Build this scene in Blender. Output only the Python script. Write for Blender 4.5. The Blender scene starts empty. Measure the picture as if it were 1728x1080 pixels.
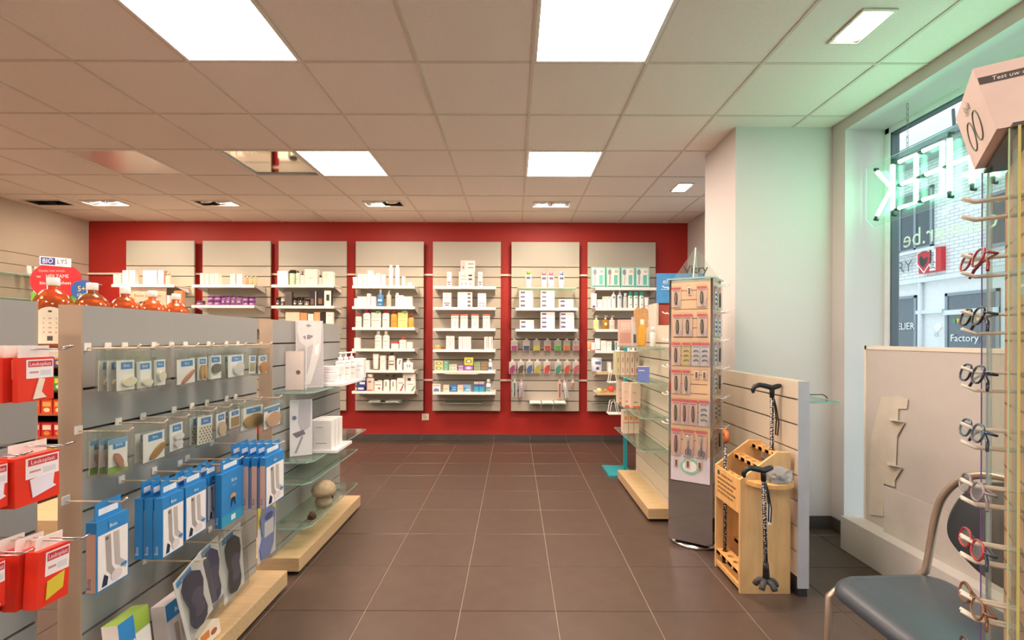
import bpy, bmesh, math, random
from mathutils import Matrix, Vector
random.seed(7)
SC = bpy.context.scene
COL = SC.collection
PI = math.pi

# ------------------------------------------------------------------ camera
CAM_H, FPX, VX, VY, ROLL = 1.287, 824.0, 868.0, 570.0, 0.0035
cam_d = bpy.data.cameras.new('camera'); cam = bpy.data.objects.new('camera', cam_d); COL.objects.link(cam)
cam_d.sensor_width = 36.0; cam_d.lens = 36.0 * FPX / 1728.0
cam_d.shift_x = -(VX - 864.0) / 1728.0; cam_d.shift_y = (VY - 540.0) / 1728.0
cam_d.clip_start = 0.02; cam_d.clip_end = 200
cam.matrix_world = Matrix.Translation((0, 0, CAM_H)) @ Matrix.Rotation(PI / 2, 4, 'X') @ Matrix.Rotation(ROLL, 4, 'Z')
SC.camera = cam

# ------------------------------------------------------------------ world, sky light, exposure
SC.view_settings.view_transform = 'Standard'; SC.view_settings.look = 'None'
SC.view_settings.gamma = 1.0; SC.view_settings.use_curve_mapping = False
SC.view_settings.exposure = 1.9
PANEL_W = 13.0          # ceiling panel emission
SPOT_W = 14.0          # recessed spot power
SKY_W = 0.66            # daylight
w = bpy.data.worlds.new('overcast_sky'); SC.world = w; w.use_nodes = True
nt = w.node_tree; nt.nodes.clear()
wo = nt.nodes.new('ShaderNodeOutputWorld'); bg = nt.nodes.new('ShaderNodeBackground')
bg.inputs[0].default_value = (0.78, 0.90, 1.0, 1); bg.inputs[1].default_value = SKY_W
nt.links.new(bg.outputs[0], wo.inputs[0])
try:
    SC.cycles.max_bounces = 8; SC.cycles.diffuse_bounces = 5; SC.cycles.glossy_bounces = 3
    SC.cycles.transparent_max_bounces = 24; SC.cycles.transmission_bounces = 6
    SC.cycles.sample_clamp_indirect = 4.0; SC.cycles.caustics_reflective = False; SC.cycles.caustics_refractive = False
    SC.cycles.use_denoising = True
except Exception:
    pass

def px(x, y, Y):
    """photo pixel at depth Y -> world X, Z"""
    dx, dy = x - VX, y - VY
    return (dx + ROLL * dy) * Y / FPX, CAM_H - (dy - ROLL * dx) * Y / FPX
def Yof(x, X):
    return X * FPX / (x - VX)

# ------------------------------------------------------------------ materials
def lin(h):
    h = h.lstrip('#'); c = [int(h[i:i + 2], 16) / 255 for i in (0, 2, 4)]
    return tuple(x / 12.92 if x <= .04045 else ((x + .055) / 1.055) ** 2.4 for x in c) + (1,)
_M = {}
def M(col, rough=.5, metal=0.0, var=.05, scale=12.0, bump=0.0, bscale=None, emit=None, spec=.5, coat=0.0, stretch=None):
    key = (col, rough, metal, var, scale, bump, bscale, emit, spec, coat, stretch)
    if key in _M: return _M[key]
    m = bpy.data.materials.new('paint_' + col); m.use_nodes = True
    nt = m.node_tree; b = nt.nodes['Principled BSDF']; c = lin(col)
    b.inputs['Roughness'].default_value = rough; b.inputs['Metallic'].default_value = metal
    b.inputs['Specular IOR Level'].default_value = spec; b.inputs['Coat Weight'].default_value = coat
    tc = nt.nodes.new('ShaderNodeTexCoord'); nz = nt.nodes.new('ShaderNodeTexNoise'); rp = nt.nodes.new('ShaderNodeMapRange'); hs = nt.nodes.new('ShaderNodeHueSaturation')
    src = tc.outputs['Object']
    if stretch:
        mp = nt.nodes.new('ShaderNodeMapping'); mp.inputs['Scale'].default_value = stretch
        nt.links.new(src, mp.inputs[0]); src = mp.outputs[0]
    nz.inputs['Scale'].default_value = scale; nz.inputs['Detail'].default_value = 3
    nt.links.new(src, nz.inputs['Vector'])
    rp.inputs['From Min'].default_value = .3; rp.inputs['From Max'].default_value = .7
    rp.inputs['To Min'].default_value = 1 - var; rp.inputs['To Max'].default_value = 1 + var
    nt.links.new(nz.outputs['Fac'], rp.inputs['Value']); nt.links.new(rp.outputs[0], hs.inputs['Value'])
    hs.inputs['Color'].default_value = c; nt.links.new(hs.outputs[0], b.inputs['Base Color'])
    if bump:
        n2 = nt.nodes.new('ShaderNodeTexNoise'); n2.inputs['Scale'].default_value = bscale or 200; nt.links.new(src, n2.inputs['Vector'])
        bp = nt.nodes.new('ShaderNodeBump'); bp.inputs['Strength'].default_value = bump; bp.inputs['Distance'].default_value = .002
        nt.links.new(n2.outputs['Fac'], bp.inputs['Height']); nt.links.new(bp.outputs[0], b.inputs['Normal'])
    if emit:
        b.inputs['Emission Color'].default_value = lin(emit[0]); b.inputs['Emission Strength'].default_value = emit[1]
    _M[key] = m; return m
def glass(tint='f4fffb', rough=.02, strength=1.0, haze=0.0, hazecol='ffffff'):
    key = ('glass', tint, rough, strength, haze, hazecol)
    if key in _M: return _M[key]
    m = bpy.data.materials.new('clear_' + tint); m.use_nodes = True; nt = m.node_tree; nt.nodes.clear()
    o = nt.nodes.new('ShaderNodeOutputMaterial'); t = nt.nodes.new('ShaderNodeBsdfTransparent'); g = nt.nodes.new('ShaderNodeBsdfGlossy')
    f = nt.nodes.new('ShaderNodeLayerWeight'); f.inputs['Blend'].default_value = .5
    pw = nt.nodes.new('ShaderNodeMath'); pw.operation = 'POWER'; pw.inputs[1].default_value = 5.0
    mu = nt.nodes.new('ShaderNodeMath'); mu.operation = 'MULTIPLY_ADD'; mu.inputs[1].default_value = .7 * strength; mu.inputs[2].default_value = .035 * strength
    mx = nt.nodes.new('ShaderNodeMixShader'); t.inputs[0].default_value = lin(tint); g.inputs['Roughness'].default_value = rough
    nt.links.new(f.outputs['Facing'], pw.inputs[0]); nt.links.new(pw.outputs[0], mu.inputs[0]); nt.links.new(mu.outputs[0], mx.inputs[0]); nt.links.new(t.outputs[0], mx.inputs[1]); nt.links.new(g.outputs[0], mx.inputs[2])
    last = mx
    if haze:
        d = nt.nodes.new('ShaderNodeBsdfDiffuse'); d.inputs[0].default_value = lin(hazecol); m2 = nt.nodes.new('ShaderNodeMixShader'); m2.inputs[0].default_value = haze
        nt.links.new(mx.outputs[0], m2.inputs[1]); nt.links.new(d.outputs[0], m2.inputs[2]); last = m2
    nt.links.new(last.outputs[0], o.inputs[0]); _M[key] = m; return m
def lamp(col, s):
    key = ('lamp', col, s)
    if key in _M: return _M[key]
    m = bpy.data.materials.new('light_' + col); m.use_nodes = True; nt = m.node_tree; nt.nodes.clear()
    o = nt.nodes.new('ShaderNodeOutputMaterial'); e = nt.nodes.new('ShaderNodeEmission'); e.inputs[0].default_value = lin(col); e.inputs[1].default_value = s
    nt.links.new(e.outputs[0], o.inputs[0]); _M[key] = m; return m

WHITE = M('f3f1ec', .45); PAPER = M('efece6', .7)
METALW = M('efede8', .35)
SLAT = M('b2ab9e', .55, var=.02, scale=3)          # laminate slatwall
GROOVE = M('4f453a', .7)
GREYLAM = M('c3c7c4', .5, var=.02, scale=3)
EDGELAM = M('c9b9a3', .55, var=.03)
CHROME = M('d8d8d8', .2, 1.0)
WIRE = M('d5cfc4', .3, .6)
CLEARP = glass('f6f8f6', .06, 1.0, .02)
GLASSH = glass('eef6f1', .02, 1.0, .05, 'c4d4cb'); GLASSE = M('93bcae', .15, var=.1)
OAK = M('c9ad84', .5, var=.10, scale=6, stretch=(1, 12, 12))
BLACK = M('17171a', .35); DARKG = M('3a3b3d', .5)

# ------------------------------------------------------------------ mesh builder
_TXT = {}
def text_data(body):
    if body in _TXT: return _TXT[body]
    c = bpy.data.curves.new('t', 'FONT'); c.body = body; c.size = 1; c.resolution_u = 2
    o = bpy.data.objects.new('t', c); COL.objects.link(o)
    bpy.context.view_layer.update()
    me = bpy.data.meshes.new_from_object(o)
    v = [tuple(x.co) for x in me.vertices]; f = [tuple(p.vertices) for p in me.polygons]
    bpy.data.objects.remove(o); bpy.data.meshes.remove(me)
    xs = [p[0] for p in v] or [0, 1]
    _TXT[body] = (v, f, min(xs), max(xs)); return _TXT[body]

class MB:
    def __init__(s): s.v = []; s.f = []; s.mi = []; s.sm = []; s.mats = []
    def _m(s, m):
        if m not in s.mats: s.mats.append(m)
        return s.mats.index(m)
    def add(s, vs, fs, m, smooth=False):
        n = len(s.v); i = s._m(m); s.v += [tuple(v) for v in vs]
        for f in fs: s.f.append(tuple(k + n for k in f)); s.mi.append(i); s.sm.append(smooth)
        return s
    def box(s, x0, x1, y0, y1, z0, z1, m, mf=None, top=None, side=None):
        vs = [(x0, y0, z0), (x1, y0, z0), (x1, y1, z0), (x0, y1, z0), (x0, y0, z1), (x1, y0, z1), (x1, y1, z1), (x0, y1, z1)]
        s.add(vs, [], m)
        n = len(s.v) - 8
        for k, f in enumerate([(0, 1, 5, 4), (1, 2, 6, 5), (2, 3, 7, 6), (3, 0, 4, 7), (4, 5, 6, 7), (3, 2, 1, 0)]):
            mm = mf if (k == 0 and mf) else top if (k >= 4 and top) else side if (k in (1, 2, 3) and side) else m
            s.f.append(tuple(a + n for a in f)); s.mi.append(s._m(mm)); s.sm.append(False)
        return s
    def lathe(s, prof, m, cx=0, cy=0, n=14, sy=1.0, sx=1.0, smooth=True):
        vs = []; fs = []
        for r, z in prof:
            for k in range(n):
                a = 2 * PI * k / n; vs.append((cx + sx * r * math.cos(a), cy + sy * r * math.sin(a), z))
        for j in range(len(prof) - 1):
            for k in range(n):
                k2 = (k + 1) % n; fs.append((j * n + k, j * n + k2, (j + 1) * n + k2, (j + 1) * n + k))
        s.add(vs, fs, m, smooth)
        b = len(s.v) - len(vs)
        s.f.append(tuple(b + k for k in reversed(range(n)))); s.mi.append(s._m(m)); s.sm.append(False)
        s.f.append(tuple(b + (len(prof) - 1) * n + k for k in range(n))); s.mi.append(s._m(m)); s.sm.append(False)
        return s
    def tube(s, pts, r, m, n=6, closed=False):
        P = [Vector(p) for p in pts]; L = len(P); vs = []; fs = []
        R = r if isinstance(r, (list, tuple)) else [r] * L
        up = None
        for i in range(L):
            a = P[(i - 1) % L] if (closed or i > 0) else P[i]; b = P[(i + 1) % L] if (closed or i < L - 1) else P[i]
            t = (b - a); t = t.normalized() if t.length > 1e-9 else Vector((0, 0, 1))
            if up is None: up = Vector((0, 0, 1)) if abs(t.z) < .9 else Vector((1, 0, 0))
            u = t.cross(up); u = u.normalized() if u.length > 1e-6 else t.orthogonal().normalized()
            up = u.cross(t).normalized()
            for k in range(n):
                q = 2 * PI * k / n; vs.append(P[i] + u * (R[i] * math.cos(q)) + up * (R[i] * math.sin(q)))
        for i in range(L if closed else L - 1):
            j = (i + 1) % L
            for k in range(n):
                k2 = (k + 1) % n; fs.append((i * n + k, j * n + k, j * n + k2, i * n + k2))
        s.add(vs, fs, m, True)
        if not closed:
            b = len(s.v) - len(vs)
            s.f.append(tuple(b + k for k in range(n))); s.mi.append(s._m(m)); s.sm.append(False)
            s.f.append(tuple(b + (L - 1) * n + k for k in reversed(range(n)))); s.mi.append(s._m(m)); s.sm.append(False)
        return s
    def prism(s, poly, a, b, m, axis='y', edge=None, smooth=False):
        """poly (p,q) extruded along axis from a to b; axis y: (x,z); axis z: (x,y); axis x: (y,z)"""
        def P(p, q, t): return (p, t, q) if axis == 'y' else (p, q, t) if axis == 'z' else (t, p, q)
        n = len(poly); vs = [P(p, q, a) for p, q in poly] + [P(p, q, b) for p, q in poly]
        s.add(vs, [tuple(range(n)), tuple(range(2 * n - 1, n - 1, -1))], m)
        k0 = len(s.v) - 2 * n
        for k in range(n):
            k2 = (k + 1) % n
            s.f.append((k0 + k2, k0 + k, k0 + k + n, k0 + k2 + n)); s.mi.append(s._m(edge or m)); s.sm.append(smooth)
        return s
    def rect(s, x0, x1, z0, z1, y, m):
        return s.add([(x0, y, z0), (x1, y, z0), (x1, y, z1), (x0, y, z1)], [(0, 1, 2, 3)], m)
    def flat(s, poly, y, m):
        return s.add([(p, y, q) for p, q in poly], [tuple(range(len(poly)))], m)
    def text(s, body, x, z, h, y, m, align='c', maxw=None, shear=0.0):
        v, f, a, b = text_data(body); k = h / .7; wd = (b - a) * k; kx = k
        if maxw and wd > maxw: kx = k * maxw / wd; wd = maxw
        x0 = x - wd / 2 if align == 'c' else x - wd if align == 'r' else x
        return s.add([(x0 + (p[0] - a) * kx + shear * p[1] * k, y, z + p[1] * k) for p in v], f, m)
    def xf(s, mat, start=0):
        s.v[start:] = [tuple(mat @ Vector(p)) for p in s.v[start:]]; return s
    def mesh(s, name):
        me = bpy.data.meshes.new(name); me.from_pydata(s.v, [], s.f)
        for m in s.mats: me.materials.append(m)
        me.polygons.foreach_set('material_index', s.mi); me.polygons.foreach_set('use_smooth', s.sm); me.update()
        return me
    def build(s, name, parent=None, loc=(0, 0, 0), rz=0, rot=None, bevel=0):
        bm = bmesh.new(); me = s.mesh(name); bm.from_mesh(me); bmesh.ops.recalc_face_normals(bm, faces=bm.faces) if s.v and not getattr(s, 'keep', 0) else None
        bm.to_mesh(me); bm.free()
        return place(name, me, parent, loc, rz, rot, bevel)
def place(name, me, parent=None, loc=(0, 0, 0), rz=0, rot=None, bevel=0):
    o = bpy.data.objects.new(name, me); COL.objects.link(o); o.location = loc
    o.rotation_euler = rot if rot else (0, 0, rz)
    if parent: o.parent = parent
    if bevel:
        b = o.modifiers.new('bevel', 'BEVEL'); b.width = bevel; b.segments = 2; b.limit_method = 'ANGLE'
    return o
def empty(name, loc, rz=0, rot=None):
    o = bpy.data.objects.new(name, None); COL.objects.link(o); o.location = loc; o.rotation_euler = rot if rot else (0, 0, rz); o.empty_display_size = .05
    return o
def tag(o, label, cat, group=None, kind=None):
    o['label'] = label; o['category'] = cat
    if group: o['group'] = group
    if kind: o['kind'] = kind
    return o
def struct(o, label, cat):
    return tag(o, label, cat, kind='structure')

# ------------------------------------------------------------------ product kinds: [(part name, mesh), ...], first is the body
_K = {}
def fin(mb, name):
    me = mb.mesh(name); bm = bmesh.new(); bm.from_mesh(me); bmesh.ops.recalc_face_normals(bm, faces=bm.faces); bm.to_mesh(me); bm.free(); return me
def kind(key, fn):
    if key not in _K: _K[key] = fn()
    return _K[key]
def spawn(parts, name, loc, rz, label, cat, group=None, rot=None):
    root = place(name, parts[0][1], None, loc, rz, rot)
    for p in parts[1:]: place(p[0], p[1], root)
    return tag(root, label, cat, group)
def art(mb, w, d, h, a):
    for i, e in enumerate(a or ()):
        o = .0004 + .0002 * i
        if e[0] == 'r': mb.rect(-w / 2 + e[1] * w, -w / 2 + e[3] * w, e[2] * h, e[4] * h, -d / 2 - o, M(e[5], .5))
        elif e[0] == 't': mb.text(e[1], -w / 2 + e[2] * w, e[3] * h, e[4] * h, -d / 2 - o, M(e[5], .5), maxw=w * (e[6] if len(e) > 6 else .85))
        elif e[0] == 'o':
            cx, cz, rx, rzz = -w / 2 + e[1] * w, e[2] * h, e[3] * w, e[4] * h; tl = e[6] if len(e) > 6 else 0
            pts = [(rx * math.cos(t), rzz * math.sin(t)) for t in [2 * PI * k / 14 for k in range(14)]]
            mb.flat([(cx + p * math.cos(tl) - q * math.sin(tl), cz + p * math.sin(tl) + q * math.cos(tl)) for p, q in pts], -d / 2 - o, M(e[5], .5))
        elif e[0] == 'p': mb.flat([(-w / 2 + p * w, q * h) for p, q in e[1]], -d / 2 - o, M(e[2], .5))
def box_k(w, d, h, col, a=None, side=None, top=None, rough=.45):
    def f():
        mb = MB(); mb.box(-w / 2, w / 2, -d / 2, d / 2, 0, h, M(col, rough), side=M(side, rough) if side else None, top=M(top, rough) if top else None)
        art(mb, w, d, h, a); return [('carton', fin(mb, 'carton'))]
    return kind(('box', round(w, 3), round(d, 3), round(h, 3), col, str(a), side, top), f)
def bottle_k(w, h, col, cap, sq=.62, a=None, capf=.2, capw=.5, clear=False, shoulder=.1, pump=False, neckcol=None):
    def f():
        r = w / 2; hb = h * (1 - capf); sh = h * shoulder; rc = r * capw
        body = glass(col, .05, 1.0, .45, col) if clear else M(col, .3, var=.03)
        mb = MB(); mb.lathe([(r * .92, 0), (r, h * .02), (r, hb - sh), (r * .9, hb - sh * .45), (rc * .8, hb - sh * .05), (rc * .75, hb + h * .01)], body, sy=sq)
        art(mb, w * .96, w * sq * 1.01, h, a)
        cm = M(cap, .35); c = MB()
        if pump:
            c.lathe([(rc, hb), (rc, hb + h * capf * .35), (rc * .3, hb + h * capf * .4), (rc * .3, hb + h * capf * .8), (rc * .75, hb + h * capf * .82), (rc * .7, h)], cm, n=10)
            c.box(-rc * .3, w * .42, -rc * .35, rc * .35, h - h * capf * .16, h - h * .004, cm)
            return [('bottle', fin(mb, 'bottle')), ('pump', fin(c, 'pump'))]
        c.lathe([(rc, hb), (rc, h * .985), (rc * .9, h)], cm, n=12)
        return [('bottle', fin(mb, 'bottle')), ('cap', fin(c, 'cap'))]
    return kind(('bot', round(w, 3), round(h, 3), col, cap, sq, str(a), capf, capw, clear, shoulder, pump), f)
def tube_k(w, h, col, cap, a=None, capf=.14):
    def f():
        mb = MB(); n = 14; L = []
        prof = [(h * capf, w * .40, w * .40), (h * .35, w * .43, w * .36), (h * .8, w * .48, w * .14), (h, w * .5, w * .015)]
        vs = []; fs = []
        for z, a1, b1 in prof: vs += [(a1 * math.cos(2 * PI * k / n), b1 * math.sin(2 * PI * k / n), z) for k in range(n)]
        for j in range(3): fs += [(j * n + k, j * n + (k + 1) % n, (j + 1) * n + (k + 1) % n, (j + 1) * n + k) for k in range(n)]
        fs += [tuple(range(n)), tuple(range(3 * n, 4 * n))]
        mb.add(vs, fs, M(col, .35), True)
        c = MB(); c.lathe([(w * .38, 0), (w * .4, h * .01), (w * .4, h * capf)], M(cap, .35), n=12)
        return [('tube', fin(mb, 'tube')), ('cap', fin(c, 'cap'))]
    return kind(('tube', round(w, 3), round(h, 3), col, cap, capf), f)
def jar_k(w, h, col, lid, a=None, lidf=.3):
    def f():
        r = w / 2; mb = MB(); mb.lathe([(r * .9, 0), (r * .97, h * .05), (r * .97, h * (1 - lidf))], M(col, .3)); art(mb, w * .8, w, h, a)
        c = MB(); c.lathe([(r, h * (1 - lidf)), (r, h * .97), (r * .93, h)], M(lid, .3))
        return [('jar', fin(mb, 'jar')), ('lid', fin(c, 'lid'))]
    return kind(('jar', round(w, 3), round(h, 3), col, lid, str(a), lidf), f)
def pouch_k(w, h, col, cap, a=None):
    def f():
        mb = MB(); d = w * .35; n = 12; prof = [(0, .46, 1.0), (.08, .49, 1.0), (.5, .5, .7), (.86, .5, .12), (.9, .5, .05), (.9, .3, .05)]
        vs = []; fs = []
        for z, a1, b1 in prof: vs += [(a1 * w * math.cos(2 * PI * k / n), b1 * d * .5 * math.sin(2 * PI * k / n), z * h) for k in range(n)]
        for j in range(5): fs += [(j * n + k, j * n + (k + 1) % n, (j + 1) * n + (k + 1) % n, (j + 1) * n + k) for k in range(n)]
        fs += [tuple(range(n)), tuple(range(5 * n, 6 * n))]; mb.add(vs, fs, M(col, .3), True)
        art(mb, w, d * .9, h, a)
        c = MB(); c.box(-w * .05, w * .42, -d * .22, d * .22, h * .9, h, M(cap, .35)); c.lathe([(w * .1, h * .84), (w * .09, h * .93)], M(cap, .35), cx=w * .2, n=8)
        return [('pouch', fin(mb, 'pouch')), ('cap', fin(c, 'cap'))]
    return kind(('pouch', round(w, 3), round(h, 3), col, cap, str(a)), f)
def gourd_k(w, h, col, stem):
    def f():
        mb = MB(); r = w / 2; n = 20; vs = []; fs = []; rings = 7
        for j in range(rings):
            ph = PI * (j + .5) / rings
            for k in range(n):
                a = 2 * PI * k / n; rr = r * math.sin(ph) * (1 + .07 * math.cos(5 * a)); vs.append((rr * math.cos(a), rr * math.sin(a), h * .45 * (1 - math.cos(ph) / math.cos(PI * .5 / rings))))
        for j in range(rings - 1): fs += [(j * n + k, j * n + (k + 1) % n, (j + 1) * n + (k + 1) % n, (j + 1) * n + k) for k in range(n)]
        fs += [tuple(range(n)), tuple(range((rings - 1) * n, rings * n))]; mb.add(vs, fs, M(col, .5, var=.12), True)
        c = MB(); c.tube([(0, 0, h * .86), (r * .05, 0, h * .95), (r * .15, 0, h)], r * .12, M(stem, .7))
        return [('gourd', fin(mb, 'gourd')), ('stem', fin(c, 'stem'))]
    return kind(('gourd', round(w, 3), round(h, 3), col), f)
# ================================================================== ROOM SHELL
XL, XR, YB, YF, ZC = -5.32, 2.16, 6.10, -3.2, 2.726
PLASTER = M('cbc7c4', .8, var=.015, scale=2, bump=.15, bscale=90)
REDP = M('a82118', .6, var=.03, scale=3)
CEILT = M('eee3da', .85, var=.02, scale=60, bump=.25, bscale=160)
TILEM = M('56473e', .33, var=.10, scale=9, bump=.05, bscale=60, spec=.45)
TILEB = M('4c4744', .4, var=.10, scale=9)
GROUT = M('a39484', .8)

# floor: grout bed, each tile in view a piece, the rest behind the camera one piece
fl = struct(MB().box(XL - .3, 2.46, YF - .3, YB + .3, -.1, -.004, GROUT).build('floor'), 'dark grey square floor tiles with pale grout joints', 'floor')
TS, GX, GY = .45, .20, 2.30
_tm = {}
def floor_tile(x0, x1, y0, y1):
    k = (round(x1 - x0, 3), round(y1 - y0, 3))
    if k not in _tm:
        mb = MB(); a, b = k[0] / 2, k[1] / 2; c = .002
        mb.add([(-a, -b, -.006), (a, -b, -.006), (a, b, -.006), (-a, b, -.006), (-a, -b, -c), (a, -b, -c), (a, b, -c), (-a, b, -c),
                (-a + c, -b + c, 0), (a - c, -b + c, 0), (a - c, b - c, 0), (-a + c, b - c, 0)],
               [(0, 1, 5, 4), (1, 2, 6, 5), (2, 3, 7, 6), (3, 0, 4, 7), (4, 5, 9, 8), (5, 6, 10, 9), (6, 7, 11, 10), (7, 4, 8, 11), (8, 9, 10, 11)], TILEM)
        _tm[k] = fin(mb, 'tile')
    return _tm[k]
rest = MB()
for i in range(-13, 6):
    for j in range(-13, 9):
        x0, x1 = max(XL, GX + i * TS), min(XR, GX + (i + 1) * TS); y0, y1 = max(YF, GY + j * TS), min(YB, GY + (j + 1) * TS)
        if x1 - x0 < .02 or y1 - y0 < .02: continue
        x0 += .0022; x1 -= .0022; y0 += .0022; y1 -= .0022
        if j >= -3: place('tile', floor_tile(x0, x1, y0, y1), fl, ((x0 + x1) / 2, (y0 + y1) / 2, 0))
        else: rest.box(x0, x1, y0, y1, -.006, 0, TILEM)
r = rest.build('tile_field', fl); r['kind'] = 'stuff'

# ceiling: plenum slab and T bars, each tile a piece
CX, CY, CT = .09, 2.55, .6
cm = MB(); cm.box(XL - .3, 2.46, YF - .3, YB + .3, 2.90, 3.0, PLASTER)
BAR = M('d8ccbe', .6)
for i in range(-9, 4): cm.box(CX + i * CT - .008, CX + i * CT + .008, YF, YB, 2.7215, 2.729, BAR)
for j in range(-9, 6): cm.box(XL, XR, CY + j * CT - .008, CY + j * CT + .008, 2.722, 2.7285, BAR)
ce = struct(cm.build('ceiling'), 'suspended ceiling of square cream tiles with recessed lamps', 'ceiling')
LIT = {(0, -1), (-3, -1), (0, 2), (-3, 2), (0, -6), (-3, -6), (-7, -1), (-7, -5), (-8, 1), (-5, -4)}  # cells out of view hold panels added to brighten the room
OFFP = {(-4, 2): 'mirror', (-6, 2): 'pink'}
SPOT2 = {(0, 4): 1, (-3, 4): 1, (-6, 4): 1, (-8, 4): 1, (-9, 4): 0}
SPOT1 = {(2, -1), (2, 3), (2, -4)}
_ct = {}
def ceil_tile(w_, h_, hole=None):
    k = (round(w_, 3), round(h_, 3), hole)
    if k not in _ct:
        mb = MB(); a, b = w_ / 2, h_ / 2
        if hole:
            p, q = hole[0] / 2, hole[1] / 2
            for x0, x1, y0, y1 in ((-a, a, -b, -q), (-a, a, q, b), (-a, -p, -q, q), (p, a, -q, q)): mb.box(x0, x1, y0, y1, 0, .012, CEILT)
        else: mb.box(-a, a, -b, b, 0, .012, CEILT)
        _ct[k] = fin(mb, 'tile')
    return _ct[k]
for i in range(-10, 4):
    for j in range(-10, 6):
        x0, x1 = max(XL, CX + i * CT), min(XR, CX + (i + 1) * CT); y0, y1 = max(YF, CY + j * CT), min(YB, CY + (j + 1) * CT)
        if x1 - x0 < .03 or y1 - y0 < .03 or (i, j) in LIT or (i, j) in OFFP: continue
        hole = (.41, .20) if (i, j) in SPOT2 else (.15, .25) if (i, j) in SPOT1 else None
        place('tile', ceil_tile(x1 - x0 - .004, y1 - y0 - .004, hole), ce, ((x0 + x1) / 2, (y0 + y1) / 2, 2.7262))

# walls
struct(MB().box(XL - .2, XR + .3, YB, YB + .2, 0, 3.0, REDP).build('wall_back'), 'red painted wall behind the product panels', 'wall')
struct(MB().box(XL - .3, XR + .3, YF - .2, YF, 0, 3.0, PLASTER).build('wall_front'), 'plain cream plaster wall closing the shop', 'wall')
wl = struct(MB().box(XL - .2, XL - .018, YF, YB, 0, 3.0, GROOVE).build('wall_left'), 'beige slatted side wall with a glass shelf', 'wall')
zt = 2.176
WLAM = M('bfae9b', .55, var=.02, scale=3)
zs = [(zt + .003, 2.9)] + [(zt - .127 * (k + 1) + .003, zt - .127 * k - .003) for k in range(16)]
for a, b in zs: MB().box(-.018, 0, YF, YB, 0, b - a, WLAM).build('plank', wl, (XL, 0, a))
XG = 2.45; Y1 = 3.195; Y0 = -1.3; ZS, ZH = .12, 2.655
mb = MB()
for y0, y1, z0, z1 in ((YF, Y0, 0, 3), (Y0, Y1, 0, ZS), (Y0, Y1, ZH, 3), (Y1, 4.0, 0, 3), (4.0, 5.4, 0, .75), (4.0, 5.4, 2.55, 3), (5.4, YB, 0, 3)): mb.box(XR, XR + .33, y0, y1, z0, z1, PLASTER)
struct(mb.build('wall_right'), 'cream street wall with the shop window openings', 'wall')
struct(MB().box(XR + .01, XR + .33, -12, 24, 3.005, 8.5, M('d9d6cf', .9, var=.03)).build('wall_sky_blocker'), 'unseen upper wall added to block sky light over the street', 'wall')  # unseen wall, added to keep sky light off the house opposite
PX0, PY0, PY1 = 1.50, 3.32, 3.85
struct(MB().box(PX0, XR, PY0, PY1, 0, 2.9, PLASTER).build('wall_pillar'), 'cream square pillar beside the shop window', 'pillar')

# tile skirting
bb = struct(MB().box(XL, XR, YB - .008, YB, 0, .078, GROUT).build('baseboard_back'), 'dark tile skirting along the red wall', 'baseboard')
for i in range(-13, 5):
    x0, x1 = max(XL, GX + i * TS) + .002, min(XR, GX + (i + 1) * TS) - .002
    if x1 - x0 > .03: MB().box(x0, x1, YB - .014, YB - .006, .003, .08, TILEB).build('tile', bb)
bp = struct(MB().box(PX0, XR, PY0 - .008, PY0, 0, .085, GROUT).build('baseboard_pillar'), 'dark tile skirting around the cream pillar', 'baseboard')
for x0, x1 in ((1.5, 1.72), (1.724, 2.146)): MB().box(x0, x1, PY0 - .014, PY0 - .006, .003, .087, TILEB).build('tile', bp)
MB().box(XR - .014, XR - .002, Y1 + .01, PY0 - .014, .003, .087, TILEB).build('tile', bp)

# shop windows
FRM = M('dfe3e6', .4); FRD = M('4d545c', .5)
def window(n, y0, y1, z0, z1, label, frame=FRM):
    mb = MB(); X = XG - .03; t = .034
    for a, b, c, d in ((y0, y0 + t, z0, z1), (y1 - t, y1, z0, z1), (y0, y1, z0, z0 + t), (y0, y1, z1 - t, z1)): mb.box(X, X + .07, a, b, c, d, frame)
    for a, b, c, d in ((y0 + t, y0 + t + .012, z0, z1), (y1 - t - .012, y1 - t, z0, z1), (y0, y1, z0 + t, z0 + t + .012), (y0, y1, z1 - t - .012, z1 - t)): mb.box(X + .012, X + .06, a, b, c + .001, d - .001, FRD)
    wn = struct(mb.build(n), label, 'window')
    MB().box(X + .03, X + .038, y0 + t, y1 - t, z0 + t, z1 - t, glass('fbfffe', .01, .55)).build('pane', wn)
    return wn
w1 = window('window_1', Y0, Y1, ZS, ZH, 'large shop window looking onto the white brick house')
window('window_added', 4.0, 5.4, .75, 2.55, 'unseen window added behind the cream pillar for daylight')  # added out of sight to let daylight in at the back
# lettering stuck on the pane: reads from the street, mirrored from inside
mb = MB(); mb.text('ckenier.be', 3.075, 0, .108, 0, M('cfdad8', .6), align='r', maxw=.60)
o = mb.build('lettering', w1, (XG - .003, 0, 1.86), rz=PI / 2)

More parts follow.
